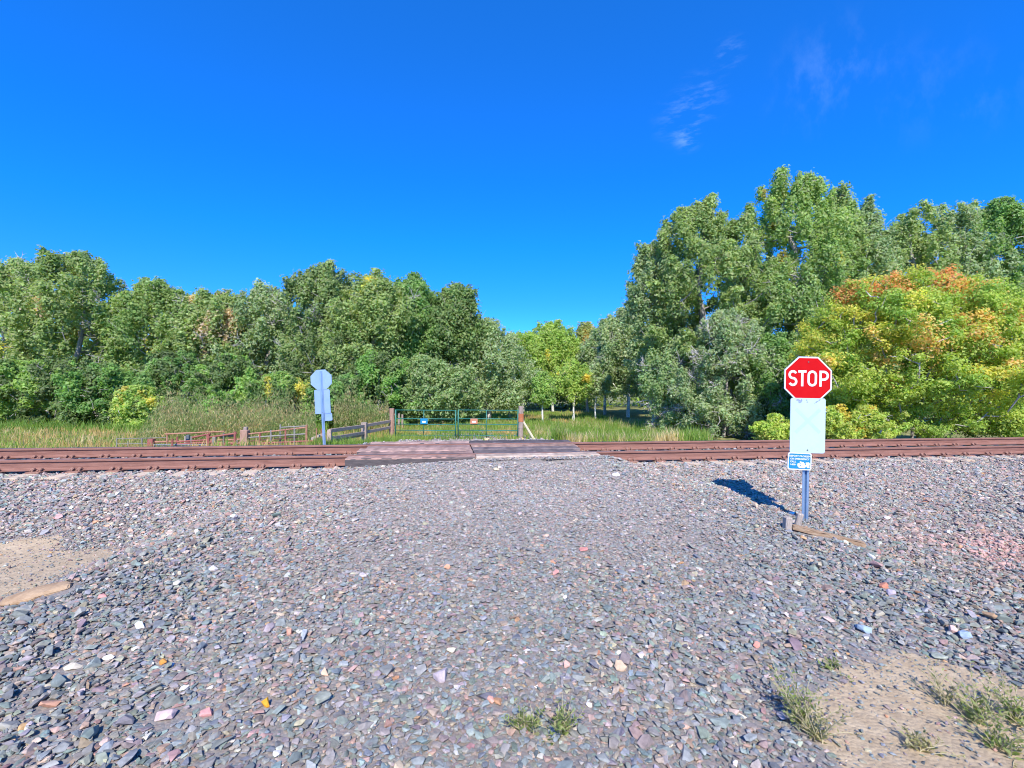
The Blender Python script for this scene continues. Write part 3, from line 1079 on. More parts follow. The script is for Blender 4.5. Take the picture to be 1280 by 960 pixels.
    if dead > 0:
        gone = np.flatnonzero(g.uniform(size=clump_n) < dead)
        per[gone] *= .12
        A_, B_, r0, r1 = [], [], [], []
        for q in gone:
            d0 = unit((C[q] - np.array([lean[0] * .5, 0, z0 + (height - z0) * .3]))[None])[0] + np.array([0, 0, .35]) + g.normal(size=3) * .3
            d0 /= np.linalg.norm(d0)
            o0 = C[q] - d0 * size[q] * .9
            e0 = C[q] + d0 * size[q] * 1.3
            A_.append(o0); B_.append(e0); r0.append(.035); r1.append(.012)
            for k in range(9):
                f = g.uniform(.15, .95)
                a0 = o0 + (e0 - o0) * f
                d1 = d0 * .6 + g.normal(size=3) * .55
                d1 /= np.linalg.norm(d1)
                b0 = a0 + d1 * size[q] * g.uniform(.5, 1.1)
                A_.append(a0); B_.append(b0); r0.append(.02); r1.append(.008)
                for k2 in range(2):
                    a1 = a0 + (b0 - a0) * g.uniform(.3, .9)
                    d2 = d1 + g.normal(size=3) * .6
                    A_.append(a1); B_.append(a1 + d2 / np.linalg.norm(d2) * size[q] * g.uniform(.25, .5)); r0.append(.012); r1.append(.006)
        if len(gone):
            v_, f_ = tubes(np.array(A_), np.array(B_), np.array(r0), np.array(r1), 3)
            v_[:, 2] = np.clip(v_[:, 2], .05, height * .97)
            tag(link('dead_branches', np_mesh('dead_branches', v_, f_, M['bark'], (np.array((.50, .46, .44)) * (1 + .15 * g.normal(size=(len(v_), 1)))).clip(.05, .8)), root), kind='stuff')
    per /= per.sum()
    ci = g.choice(clump_n, n_leaf, p=per)
    # each clump is a spray of leaves along its own shoot
    mid = np.array([lean[0] * .5, 0, z0 + (height - z0) * .30])
    Dc = unit(unit(C - mid) * .6 + np.array([0, 0, rise]) + g.normal(size=(clump_n, 3)) * .38)
    t_ = g.uniform(size=(n_leaf, 1)) ** .85
    off_ = g.normal(size=(n_leaf, 3))
    sz = size[ci][:, None]
    P = C[ci] + Dc[ci] * sz * (t_ * 2.3 - 1.25) * spray + off_ * sz * (.46 - .27 * t_) * np.array([1.1, 1.1, flat])
    P[:, 2] = np.minimum(P[:, 2], height * 1.03)
    P[:, 2] = np.maximum(P[:, 2], 0.08)
    Nn = unit(off_ * 0.6 + g.normal(size=(n_leaf, 3)) * 0.62 + np.array([0, -0.30, .55]))
    v_, f_ = leaf_quads(P, Nn, leaf, leaf * .72, g)
    pal = np.array(pal)
    ck = g.uniform(0, 1, clump_n)
    cb_ = pal[0] * (1 - ck[:, None]) + pal[1] * ck[:, None]
    hrel = (C[:, 2] / height)
    for (prob, colr, lo_, hi_) in accents:
        msk = ((.5 + .42 * vnoise(C[:, 0] + prob * 50, C[:, 2] * 1.3, 1.0) + g.normal(size=clump_n) * .22 < prob) if name == 'autumn_bush' else (g.uniform(size=clump_n) < prob)) & (hrel > lo_) & (hrel <= hi_)
        cb_[msk] = np.array(colr) * g.uniform(.8, 1.15, (msk.sum(), 1))
    if name == 'autumn_bush':
        plain = pal[0] * (1 - ck[:, None]) + pal[1] * ck[:, None]
        keep = (g.uniform(size=(n_leaf, 1)) < .70)
        cbl = np.where(keep, cb_[ci], plain[ci])
    else:
        cbl = cb_[ci]
    lc = 1.36 * (cbl * .88 + cbl.mean(1, keepdims=True) * .12) * (1 + .16 * g.normal(size=(n_leaf, 1))) * (1 + .06 * g.normal(size=(n_leaf, 3)))
    lc = np.repeat(lc.clip(.008, .8), 3, 0)
    link('crown', np_mesh('crown', v_, f_, M['leaf'], lc), root)
    return root


OLIVE = [(.20, .275, .078), (.29, .36, .12)]
GREYG = [(.22, .295, .125), (.31, .38, .18)]
DEEP = [(.13, .25, .055), (.21, .33, .085)]
LIME = [(.18, .30, .055), (.28, .39, .08)]
YELG = [(.25, .36, .06), (.34, .43, .085)]
YEL = (.66, .50, .05)
TANL = (.52, .39, .24)


def px_tree(label, px, top, wpx, Y, seed, pal, name='cottonwood_tree', cat='tree', base=None, **kw):
    t_ = at(px, top, Y)
    bz = tz(t_.x, Y)
    return make_tree(name, label, cat, t_.x, Y, t_.z - bz, wpx / 560 * Y, seed, pal, **kw)


G1 = 'tall trees beyond the track'
# left wood
px_tree('olive green tree with bare grey limbs at the far left end of the wood', 8, 324, 120, 33, 1, OLIVE, dead=0.16, group=G1, accents=((.05, YEL, .2, .8),), twig=.5)
px_tree('broad olive tree with the highest rounded top on the far left', 92, 318, 150, 33, 2, OLIVE, dead=0.12, group=G1, accents=((.07, TANL, .5, 1), (.03, YEL, .3, .9)), twig=.45, n_leaf=16000, clump_n=130)
px_tree('green tree with a flat top right of the highest far left tree', 195, 350, 120, 33.5, 3, [(.18, .27, .07), (.26, .34, .10)], dead=0.06, group=G1, accents=((.03, YEL, .5, 1),), twig=.3)
px_tree('tree with pale tan dead leaves on its right side above the reddish post', 268, 366, 110, 34, 4, OLIVE, dead=0.12, group=G1, accents=((.12, TANL, .4, 1),), twig=.4)
px_tree('grey green tree behind the brown weeds, left of the dark tall tree', 330, 356, 100, 34.5, 5, GREYG, dead=0.1, group=G1, twig=.35)
px_tree('dark tree with spiky top directly above the leaning sign back', 398, 331, 100, 32, 6, [(.16, .225, .07), (.23, .30, .10)], dead=0.1, group=G1, accents=((.04, YEL, .3, .8),), twig=.35, lean=(.3, 0), bottom=.16, trunk_r=.26)
px_tree('leafy tree with yellow patches and a pale leaning trunk left of the gate', 462, 344, 105, 31, 7, OLIVE, dead=0.08, group=G1, accents=((.045, YEL, .4, .9),), bottom=.30, lean=(.5, 0), trunk_r=.27, bark=(.40, .37, .34), twig=.25)
px_tree('rounded green tree between the yellow patched tree and the dark lopsided one', 516, 345, 80, 33, 8, DEEP, dead=0.06, group=G1, twig=.2, bottom=.3)
px_tree('dark lopsided tree beside the small sky gap above the left gate', 568, 356, 84, 33, 9, [(.14, .215, .06), (.21, .29, .085)], group=G1, bottom=.40, lean=(.2, 0), twig=.25)
px_tree('light grey green willow standing low behind the left gate', 540, 446, 104, 30, 10, [(.19, .27, .095), (.27, .35, .135)], lumpy=.4, name='willow_tree', group=G1, bottom=.06, n_leaf=13000, leaf=.17, clump_r=.55, twig=.2, trunk_r=.14)
px_tree('pale green willow behind the middle of the gates', 612, 402, 96, 34, 11, GREYG, name='willow_tree', group=G1, bottom=.10, twig=.25, leaf=.18)
# centre
PALE = (.62, .60, .54)
px_tree('yellow green tree behind the right gate post', 655, 416, 66, 44, 12, YELG, group=G1, bottom=.30, clump_n=80, n_leaf=9000, leaf=.22, trunk_r=.13, bark=PALE)
px_tree('bright yellow green tree right of the gate at the low middle of the treeline', 692, 404, 66, 46, 13, YELG, group=G1, bottom=.28, n_leaf=9000, leaf=.22, trunk_r=.14, bark=PALE, accents=((.04, YEL, .2, .9),))
px_tree('narrow brownish green tree in the low middle of the treeline', 735, 405, 56, 47, 14, [(.23, .27, .07), (.31, .33, .09)], group=G1, bottom=.28, n_leaf=9000, leaf=.22, trunk_r=.14, accents=((.10, (.46, .34, .08), .3, 1),))
px_tree('soft green tree filling the treeline between the brownish and silvery trees', 757, 402, 60, 43, 34, GREYG, group=G1, bottom=.28, n_leaf=9000, leaf=.21, trunk_r=.14, bark=PALE)
px_tree('silvery green tree with a white trunk in front of the gap beside the tall group', 786, 390, 84, 38, 15, [(.22, .30, .135), (.31, .37, .18)], dead=0.08, group=G1, bottom=.20, n_leaf=13000, leaf=.2, bark=(.66, .64, .58), trunk_r=.15, twig=.3)
px_tree('grey green tree tucked behind the silvery one against the tall group', 826, 404, 70, 42, 35, GREYG, group=G1, bottom=.22, n_leaf=9000, leaf=.21, trunk_r=.14)
px_tree('dull green tree closing the view between the gate and the bright yellow green tree', 672, 425, 60, 53, 38, GREYG, group=G1, bottom=.12, n_leaf=7000, leaf=.26, trunk_r=.14)
px_tree('dull green tree closing the view behind the twin pale stems', 716, 428, 62, 54, 39, OLIVE, group=G1, bottom=.10, n_leaf=7000, leaf=.26, trunk_r=.14)
px_tree('slim young yellow green tree with white stem just right of the gate', 679, 466, 34, 31, 16, LIME, name='young_tree', group=G1, bottom=.42, clump_n=40, n_leaf=3000, leaf=.15, clump_r=.36, trunk_r=.07, bark=PALE)
px_tree('young tree with yellow tinted leaves and two pale stems right of the slim one', 718, 450, 48, 34, 17, YELG, name='young_tree', group=G1, bottom=.38, clump_n=50, n_leaf=4200, leaf=.16, clump_r=.4, trunk_r=.10, trunks=2, bark=PALE, accents=((.1, YEL, .2, .8),))
px_tree('slim tree with thin white stem behind the right gate', 638, 452, 40, 36, 18, LIME, name='young_tree', group=G1, bottom=.40, clump_n=45, n_leaf=3600, leaf=.17, clump_r=.42, trunk_r=.07, bark=PALE)
px_tree('thin white stemmed tree with a sparse grey green top right of the twin stems', 745, 455, 36, 36, 36, GREYG, name='young_tree', group=G1, bottom=.45, clump_n=40, n_leaf=2800, leaf=.16, clump_r=.4, trunk_r=.07, bark=PALE)
# right group
px_tree('narrow upright tree on the left flank of the tall right group', 820, 300, 84, 27, 19, GREYG, dead=0.08, group=G1, bottom=.30, n_leaf=11000, leaf=.16, clump_n=90, clump_r=.5, twig=.2)
px_tree('big airy tree with rounded top between the narrow tree and the tallest one', 880, 254, 150, 25.5, 20, OLIVE, dead=0.07, group=G1, bottom=.16, n_leaf=26000, leaf=.155, clump_n=170, clump_r=.52, twig=.25, trunk_r=.26, bark=(.30, .27, .25))
px_tree('tallest tree of all, pointed crown behind the stop sign', 988, 218, 150, 26.5, 21, [(.20, .30, .075), (.29, .38, .11)], dead=0.04, group=G1, bottom=.10, n_leaf=28000, leaf=.155, clump_n=180, clump_r=.54, accents=((.03, (.38, .34, .05), .3, .95),), trunk_r=.28)
px_tree('slender tree top just right of the tallest tree', 1046, 238, 66, 28, 22, OLIVE, group=G1, bottom=.3, n_leaf=11000, leaf=.16, clump_n=80, clump_r=.5)
px_tree('grey green tree above the left shoulder of the autumn bush', 1080, 254, 84, 29, 23, GREYG, group=G1, bottom=.2, n_leaf=13000, leaf=.165, clump_n=100, clump_r=.52)
px_tree('green tree above the middle of the autumn bush', 1133, 260, 100, 30, 24, OLIVE, group=G1, bottom=.2, n_leaf=14000, leaf=.17, clump_n=110, clump_r=.55)
px_tree('twin topped green tree above the red top of the autumn bush', 1192, 252, 100, 30, 25, GREYG, group=G1, bottom=.2, n_leaf=14000, leaf=.17, clump_n=110, clump_r=.55)
px_tree('dense green tree near the far right end above the orange foliage', 1244, 250, 96, 30, 26, DEEP, group=G1, bottom=.2, n_leaf=13000, leaf=.17, clump_n=110, clump_r=.55)
px_tree('last green tree at the far right end beyond the autumn bushes', 1308, 250, 100, 30, 27, OLIVE, group=G1, bottom=.2, n_leaf=14000, leaf=.17, clump_n=110, clump_r=.58)
# thicket at the foot of the tall right group
px_tree('grey green thicket with bare grey twigs at the foot of the tall right group', 905, 392, 120, 23, 30, [(.22, .295, .14), (.31, .38, .19)], name='willow_thicket', dead=0.3, cat='shrub', bottom=.0, n_leaf=17000, leaf=.125, clump_n=130, clump_r=.46, twig=.9, trunk_r=.2, trunks=5, bark=(.34, .31, .29))
px_tree('dull green bushy growth between the silvery tree and the grey thicket', 842, 425, 76, 25, 31, [(.21, .30, .12), (.29, .37, .16)], name='leafy_shrub', dead=0.22, cat='shrub', bottom=.0, n_leaf=12000, leaf=.14, clump_n=90, clump_r=.5, twig=.5, trunk_r=.14, trunks=4, bark=(.34, .31, .29))
px_tree('mid height tree filling the space between the tallest tree and the autumn bush', 985, 322, 105, 24.5, 37, [(.19, .285, .085), (.28, .36, .12)], group=G1, bottom=.05, n_leaf=14000, leaf=.15, clump_n=110, clump_r=.52, twig=.2)
px_tree('dark leafy shrub hiding behind the stop sign and blank panel', 968, 420, 70, 22, 32, DEEP, name='leafy_shrub', dead=0.15, cat='shrub', bottom=.0, n_leaf=11000, leaf=.13, clump_n=90, clump_r=.46, twig=.6, trunk_r=.14, trunks=4)
# autumn bush
BUSH = [(.20, .32, .04), (.36, .42, .05)]
AUT = ((.20, (.54, .47, .05), .35, 1.0), (.27, (.80, .36, .07), .64, 1.0), (.32, (.82, .27, .07), .82, 1.0), (.10, (.48, .46, .05), .2, .7), (.08, (.68, .38, .09), .35, .66))
px_tree('big rounded yellow green bush turning orange red on top, right of the stop sign', 1143, 337, 322, 16.5, 40, BUSH, name='autumn_bush', cat='bush', bottom=.04, n_leaf=74000, leaf=.086, rise=.2, spray=.6, lumpy=.12, clump_n=560, clump_r=.50, twig=.03, trunk_r=.10, trunks=5, accents=AUT, flat=.7, profile=.62, depth=.8, inner=.45, stem=.3, wide=.96)
px_tree('orange tinted bush at the far right beside the big rounded one', 1325, 352, 190, 17, 41, BUSH, name='autumn_bush', cat='bush', bottom=.04, n_leaf=28000, leaf=.092, rise=.2, spray=.75, lumpy=.15, clump_n=220, clump_r=.50, twig=.03, trunk_r=.09, trunks=4, inner=.45, stem=.3, accents=((.45, (.72, .38, .08), .45, 1.0), (.25, (.52, .48, .05), .2, .8)), flat=.62, profile=.6)
px_tree('low lime yellow bush spilling over the track edge right behind the blank panel', 1062, 506, 105, 14.6, 42, [(.28, .38, .05), (.40, .43, .06)], name='low_bush', cat='bush', bottom=.0, n_leaf=7000, leaf=.09, clump_n=60, clump_r=.27, twig=.15, trunk_r=.05, trunks=4, accents=((.12, (.6, .46, .05), 0, 1.0),), flat=.6)
px_tree('small yellow green bush peeping out left of the blank panel', 972, 516, 50, 15.2, 43, [(.30, .40, .045), (.42, .48, .06)], name='low_bush', cat='bush', bottom=.0, n_leaf=3500, leaf=.09, clump_n=34, clump_r=.25, twig=.1, trunk_r=.04, trunks=3, accents=((.2, (.45, .36, .05), 0, 1.0),), flat=.6)
# understory on the left
G2 = 'shrubs under the left trees'
US = [('bright green shrub at the far left end under the olive tree', 18, 452, 110, 27, LIME), ('lime green leafy shrub second from the far left end', 78, 447, 95, 26.5, LIME), ('deep green rounded shrub left of the small yellow green one', 128, 455, 85, 26, [(.13, .26, .05), (.20, .33, .07)]),
      ('small rounded yellow green shrub standing alone under the left trees', 173, 483, 52, 25, YELG), ('dull green shrub right of the small yellow green one', 222, 440, 90, 28, DEEP), ('fresh green shrub behind the reddish thick post', 292, 445, 90, 27.5, [(.18, .33, .06), (.25, .38, .08)]),
      ('green shrub with some yellowish leaves left of the leaning sign back', 348, 466, 80, 26, LIME), ('dark shrub right behind the leaning sign back', 428, 470, 70, 26, DEEP), ('tall leafy growth filling the gap behind the leaning sign back', 410, 415, 100, 30, OLIVE), ('leafy green shrub at the foot of the pale leaning trunk', 478, 440, 80, 28, [(.15, .30, .055), (.22, .35, .075)])]
for i, (lb_, px, tp_, wp_, Y, pal) in enumerate(US):
    px_tree(lb_, px, tp_, wp_, Y, 60 + i, pal, name='leafy_shrub', cat='shrub', group=G2, bottom=.0, n_leaf=8500, leaf=.16, clump_n=70, clump_r=.48, twig=.2, trunk_r=.12, trunks=3, flat=.8, rise=.4, inner=.3, stem=.4,
            accents=((.35, (.13, .20, .05), 0, .8), (.12, (.50, .44, .06), .5, 1)) if i in (3, 6) else ((.40, (.13, .19, .055), 0, 1),))


def leaf_mass(name, n, sampler, leaf, pals, seed, mat='leaf', aspect=.75, upright=False):
    g = np.random.default_rng(seed)
    P, ck = sampler(g, n)
    Nn = unit(g.normal(size=(n, 3)) + np.array([0, -.2, .4]))
    if upright:
        t_ = unit(g.normal(size=(n, 3)) * .35 + np.array([0, 0, 1.0]))
        b_ = unit(np.cross(t_, g.normal(size=(n, 3))))
        L = leaf * g.uniform(.6, 1.4, (n, 1))
        V_ = np.stack([P - t_ * L / 2, P + b_ * L * aspect / 2, P + t_ * L / 2, P - b_ * L * aspect / 2], 1).reshape(-1, 3)
        Fq = np.arange(4 * n).reshape(n, 4)
    else:
        V_, Fq = leaf_quads(P, Nn, leaf, leaf * aspect, g)
    pals = np.array(pals)
    c = pals[ck] * (1 + .18 * g.normal(size=(n, 1)))
    return tag(link(name, np_mesh(name, V_, Fq, M[mat], np.repeat(c.clip(.01, .8), len(V_) // n, 0))), kind='stuff')


def far_wood(g, n):
    x = g.uniform(-95, 95, n)
    y = g.uniform(54, 66, n)
    top = 8.2 + 2.6 * sm(-6, -16, x) + 2.2 * vnoise(x, y * 0, 4.0) + 1.2 * vnoise(x + 9, y * 0, 1.3)
    top = np.where(np.abs(x - 2.5) < 9, top * .88, top)
    z = -.7 + (top + .7) * g.uniform(size=n) ** .75
    k = (np.clip(2 + 2 * vnoise(x, z, 3.0), 0, 3)).astype(int)
    return np.stack([x, y + 2.2 * vnoise(x, z, 1.6), z], 1), k


leaf_mass('far_wood', 80000, far_wood, .52, [OLIVE[0], OLIVE[1], GREYG[1], YELG[0]], 90)


def weeds(g, n):
    k = g.uniform(size=n) < .80
    cx = np.where(k, g.uniform(165, 395, n), g.uniform(418, 486, n))
    Y = np.where(k, g.uniform(17.5, 22, n), g.uniform(22.5, 25, n))
    x = (cx - 640) / 560 * Y
    cl_ = vnoise(x * 1.0, Y, .55)
    zt = np.where(k, 1.45 + .75 * cl_ + .25 * vnoise(x, Y, .2), 1.55 + .6 * cl_)
    zt = np.maximum(zt, .35)
    zt = zt * np.where(k, sm(160, 215, cx), 1.0)
    gz = terrain(x, Y)
    z = gz + zt * g.uniform(size=n) ** .8
    c = np.clip((vnoise(x, z, .5) * 1.2 + 1.5 + g.normal(size=n) * .5), 0, 3).astype(int)
    return np.stack([x, Y, z], 1), c


leaf_mass('tall_weeds', 36000, weeds, .13, [(.22, .30, .09), (.34, .35, .15), (.48, .40, .20), (.58, .38, .20)], 91, aspect=.20, upright=True)


def blades(name, n, sampler, hmin, hmax, wid, pals, seed):
    g = np.random.default_rng(seed)
    x, y, ck = sampler(g, n)
    z = terrain(x, y) - 0.02
    h = g.uniform(hmin, hmax, n) * (1 + .25 * vnoise(x, y, .8))
    ang = g.uniform(0, 2 * np.pi, n)
    u = np.stack([np.cos(ang), np.sin(ang), np.zeros(n)], 1)
    ln = g.normal(size=(n, 2)) * .22
    B = np.stack([x, y, z], 1)
    mid = B + np.stack([ln[:, 0] * h * .4, ln[:, 1] * h * .4, h * .55], 1)
    top_ = B + np.stack([ln[:, 0] * h, ln[:, 1] * h, h], 1)
    ww = wid * g.uniform(.6, 1.3, (n, 1))
    V_ = np.stack([B - u * ww / 2, B + u * ww / 2, mid + u * ww * .4, mid - u * ww * .4, top_ + u * ww * .05, top_ - u * ww * .05], 1).reshape(-1, 3)
    b0 = (np.arange(n) * 6)[:, None]
    Fq = np.concatenate([b0 + np.array([[0, 1, 2, 3]]), b0 + np.array([[3, 2, 4, 5]])], 0)
    c = np.array(pals)[ck] * (1 + .15 * g.normal(size=(n, 1)))
    return tag(link(name, np_mesh(name, V_, Fq, M['leaf'], np.repeat(c.clip(.01, .8), 6, 0))), kind='stuff')


GRN, YGR, DRY, STRAW = (.23, .35, .065), (.36, .42, .10), (.60, .42, .19), (.64, .53, .30)


def g_right(g, n):
    y = 13.2 + 17 * g.uniform(size=n) ** 1.4
    x = g.uniform(1.2, .40 * y + .6, n)
    v = vnoise(x, y, 1.3) + g.normal(size=n) * .35
    ck = np.where(v > .75, 3, np.where(v > .35, 1, 0)) * 1
    return x, y, ck


def g_left(g, n):
    y = 13.0 + 13.5 * g.uniform(size=n)
    x = g.uniform(-1.3 * y - 3, -5.6, n)
    v = vnoise(x * .6, y * 2.2, 1.5) + g.normal(size=n) * .3
    ck = np.where(v > .15, 2, np.where(v > -.15, 1, np.where(v < -.9, 3, 0)))
    return x, y, ck


def g_mid(g, n):
    y = 20.5 + 24 * g.uniform(size=n) ** 1.3
    x = g.uniform(-7.5, 8, n)
    v = vnoise(x, y, 2.0) + g.normal(size=n) * .35
    ck = np.where(v > .8, 2, np.where(v > .2, 1, 0))
    return x, y, ck


def g_verge(g, n):
    y = g.uniform(13.2, 20.5, n)
    x = g.uniform(-6.2, -4.2, n) + (y - 14) * .08
    v = vnoise(x, y, 1.0) + g.normal(size=n) * .35
    return x, y, np.where(v > .5, 1, 0)


blades('tall_grass', 18000, g_right, .20, .52, .028, [GRN, YGR, DRY, STRAW], 101)
blades('dry_grass', 22000, g_left, .12, .34, .03, [GRN, YGR, DRY, STRAW], 102)
blades('meadow_grass', 24000, g_mid, .10, .30, .03, [GRN, YGR, DRY, STRAW], 103)
blades('verge_grass', 6000, g_verge, .15, .42, .024, [GRN, YGR, DRY, STRAW], 104)


def g_edge(g, n):
    y = g.uniform(23.5, 28, n)
    x = g.uniform(-1.25 * y, -10, n)
    return x, y, np.where(vnoise(x, y, 1.5) > .5, 1, 0)


blades('wood_edge_grass', 12000, g_edge, .22, .55, .035, [(.21, .34, .07), (.31, .39, .10), DRY, STRAW], 105)

# ------------------------------------------------------------------ loose gravel
stone_col = bpy.data.collections.new('stone_shapes')
SN = 18
for i in range(SN):
    g = np.random.default_rng(300 + i)
    pts = unit(g.normal(size=(11, 3))) * g.uniform(.74, 1.0, (11, 1)) * np.array([.5, .5 * g.uniform(.6, .95), .5 * g.uniform(.42, .75)])
    bm = bmesh.new()
    for q in pts:
        bm.verts.new(q)
    r_ = bmesh.ops.convex_hull(bm, input=bm.verts)
    bmesh.ops.delete(bm, geom=[v for v in bm.verts if not v.link_faces], context='VERTS')
    bmesh.ops.bevel(bm, geom=list(bm.edges), offset=.014, segments=1, affect='EDGES')
    me = bpy.data.meshes.new('stone')
    bm.to_mesh(me)
    bm.free()
    me.materials.append(M['stone'])
    stone_col.objects.link(bpy.data.objects.new('stone_shape', me))

STONE_PAL = np.array([(.195, .240, .255), (.265, .310, .320), (.310, .312, .298), (.272, .245, .235), (.370, .285, .250), (.430, .295, .235), (.450, .390, .310), (.500, .290, .150), (.620, .600, .560), (.255, .280, .245)]) * np.array([.86, .80, .72])
P_BLUE = np.array([.27, .21, .18, .08, .08, .03, .055, .006, .020, .07])
P_PINK = np.array([.10, .12, .20, .16, .20, .08, .09, .008, .035, .02])


def gravel_points(seed, n_try):
    g = np.random.default_rng(seed)
    y = 1.0 + 10.2 * g.uniform(size=n_try) ** .80
    x = g.uniform(-1, 1, n_try) * (1.32 * y + 2.2)
    s, wv = to_ws(x, y)
    wt = (1.32 * y + 2.2) / (1.32 * 11.2 + 2.2) / (.80 * ((y - 1.0) / 10.2 + 1e-4) ** (-.25)) * 1.1    # even out over the area
    xr = np.interp(wv, [-8, -3.4, -1, 0], [2.6, 2.9, 1.9, 1.5])
    xl = np.interp(wv, [-8, -3.4, -1, 0], [-2.0, -2.2, -2.3, -2.4])
    n_ = vnoise(x, y, .8) * .5
    packed = sm(-.5, .9, np.minimum(xr - x, x - xl) + n_) * sm(3.4, 5.4, y + n_)
    flatten = sm(-.4, .8, np.minimum(xr + .5 - x, x - xl + .8) + n_)
    d = dirt_mask(x, y)
    ok = wv < 2.6
    ok &= ~((wv > -.445) & (wv < 2.0) & (s > -3.0) & (s < 1.68))
    ok &= g.uniform(size=n_try) < np.where(x < 0, np.interp(d, [.15, .5, .95], [1.0, .5, .14]), np.interp(d, [.15, .5, .95], [1.0, .62, .36]))
    ok &= ~((np.abs(wv) < .09) | (np.abs(wv - GAUGE) < .09))
    ts = np.abs(((s - .12) / TIE_S + .5) % 1 - .5) * TIE_S
    bed = (wv > -.62) & (wv < 2.12)
    ok &= ~(bed & ((s < -3.1) | (s > 1.9)) & (ts < .13) & (g.uniform(size=n_try) < np.where(wv < -.1, .10, .9)))
    ok &= g.uniform(size=n_try) < wt
    for (ax, ay, bx, by, rr_) in CLEAR:
        tt = np.clip(((x - ax) * (bx - ax) + (y - ay) * (by - ay)) / ((bx - ax) ** 2 + (by - ay) ** 2 + 1e-9), 0, 1)
        ok &= np.hypot(x - ax - tt * (bx - ax), y - ay - tt * (by - ay)) > rr_
    size = np.where(g.uniform(size=n_try) < packed * .72, .028 * np.exp(.36 * g.normal(size=n_try)), np.where(g.uniform(size=n_try) < .28, .021, .043) * np.exp(.34 * g.normal(size=n_try)))
    size = size * np.interp(d, [.1, .6], [1.0, .5])
    size = np.where((wv > -2.6) & (packed < .4), size * .95, size)
    size = np.clip(size, .012, .12)
    x, y, s, wv, packed, size, bed, flatten = [a[ok] for a in (x, y, s, wv, packed, size, bed, flatten)]
    n = len(x)
    z = terrain(x, y) + size * np.where(flatten > .5, g.uniform(.0, .26, n), g.uniform(.0, .40, n))
    z = np.where(bed & ((s < -3.2) | (s > 2.2)), np.minimum(z, .325), z)
    pink = .35 * sm(4.0, 5.0, x) - .3 * sm(1.2, .4, np.abs(x - 3.3)) * sm(-2.4, -3.4, wv)
    pink = np.clip(pink + .46 + .5 * vnoise(x, y, 1.6) * .6 + sm(-4.2, -2.0, wv) * .55 - .45 * sm(-3.6, -5.5, wv), 0, 1) * (1 - .25 * packed)
    cum = np.cumsum(P_BLUE[None, :] / P_BLUE.sum() * (1 - pink[:, None]) + P_PINK[None, :] / P_PINK.sum() * pink[:, None], 1)
    ck = (g.uniform(size=(n, 1)) > cum).sum(1).clip(0, 9)
    c = (STONE_PAL[ck] * .86 + STONE_PAL[:6].mean(0) * .14) * np.exp(.17 * g.normal(size=(n, 1))) * (1 + .06 * g.normal(size=(n, 3)))
    # the salmon patch of crushed brick at the right
    sal = sm(.4, 1.0, 1.3 - np.hypot((x - 6.2) / 1.3, (y - 5.4) / .45) * .7 + n_[ok] * .5) * (g.uniform(size=n) < .5)
    c = c * (1 - sal[:, None]) + np.array([.52, .31, .25]) * g.uniform(.7, 1.2, (n, 1)) * sal[:, None]
    # dusty coat on the packed roadway
    c = c * (1 - .28 * packed[:, None]) + np.array([.30, .27, .25]) * .28 * packed[:, None]
    tl = (.34 - .17 * flatten)
    rot = np.stack([g.normal(size=n) * tl, g.normal(size=n) * tl, g.uniform(0, 6.283, n)], 1)
    sc = size[:, None] * g.uniform(.8, 1.2, (n, 3)) * np.array([1.15, 1.0, .95])
    sc[:, 2] *= 1 - .26 * flatten
    c = c * (1 + .14 * sm(-4.0, -2.0, wv))[:, None]
    return np.stack([x, y, z], 1), rot, sc, c.clip(.02, .85), g.integers(0, SN, n)


def scatter(name, P, rot, sc, c, idx):
    me = bpy.data.meshes.new(name)
    n = len(P)
    me.vertices.add(n)
    me.vertices.foreach_set('co', np.ascontiguousarray(P, np.float32).ravel())
    for nm, ty, key, dat in (('rot', 'FLOAT_VECTOR', 'vector', rot), ('scl', 'FLOAT_VECTOR', 'vector', sc), ('idx', 'INT', 'value', idx)):
        a = me.attributes.new(nm, ty, 'POINT')
        a.data.foreach_set(key, np.ascontiguousarray(dat, np.int32 if ty == 'INT' else np.float32).ravel())
    a = me.attributes.new('tint', 'FLOAT_COLOR', 'POINT')
    c4 = np.ones((n, 4), np.float32)
    c4[:, :3] = c
    a.data.foreach_set('color', c4.ravel())
    me.materials.append(M['stone'])
    o_ = link(name, me)
    ng = bpy.data.node_groups.new('scatter_stones', 'GeometryNodeTree')
    ng.interface.new_socket('Geometry', in_out='INPUT', socket_type='NodeSocketGeometry')
    ng.interface.new_socket('Geometry', in_out='OUTPUT', socket_type='NodeSocketGeometry')
    N = ng.nodes
    gi, go = N.new('NodeGroupInput'), N.new('NodeGroupOutput')
    ci = N.new('GeometryNodeCollectionInfo')
    ci.inputs['Collection'].default_value = stone_col
    ci.inputs['Separate Children'].default_value = True
    ci.inputs['Reset Children'].default_value = True
    ip = N.new('GeometryNodeInstanceOnPoints')
    ip.inputs['Pick Instance'].default_value = True

    def na(nm, ty):
        nd = N.new('GeometryNodeInputNamedAttribute')
        nd.data_type = ty
        nd.inputs['Name'].default_value = nm
        return nd.outputs['Attribute']
    L = ng.links.new
    L(gi.outputs[0], ip.inputs['Points'])
    L(ci.outputs[0], ip.inputs['Instance'])
    L(na('idx', 'INT'), ip.inputs['Instance Index'])
    L(na('rot', 'FLOAT_VECTOR'), ip.inputs['Rotation'])
    L(na('scl', 'FLOAT_VECTOR'), ip.inputs['Scale'])
    L(ip.outputs[0], go.inputs[0])
    md = o_.modifiers.new('stones', 'NODES')
    md.node_group = ng
    return tag(o_, kind='stuff')




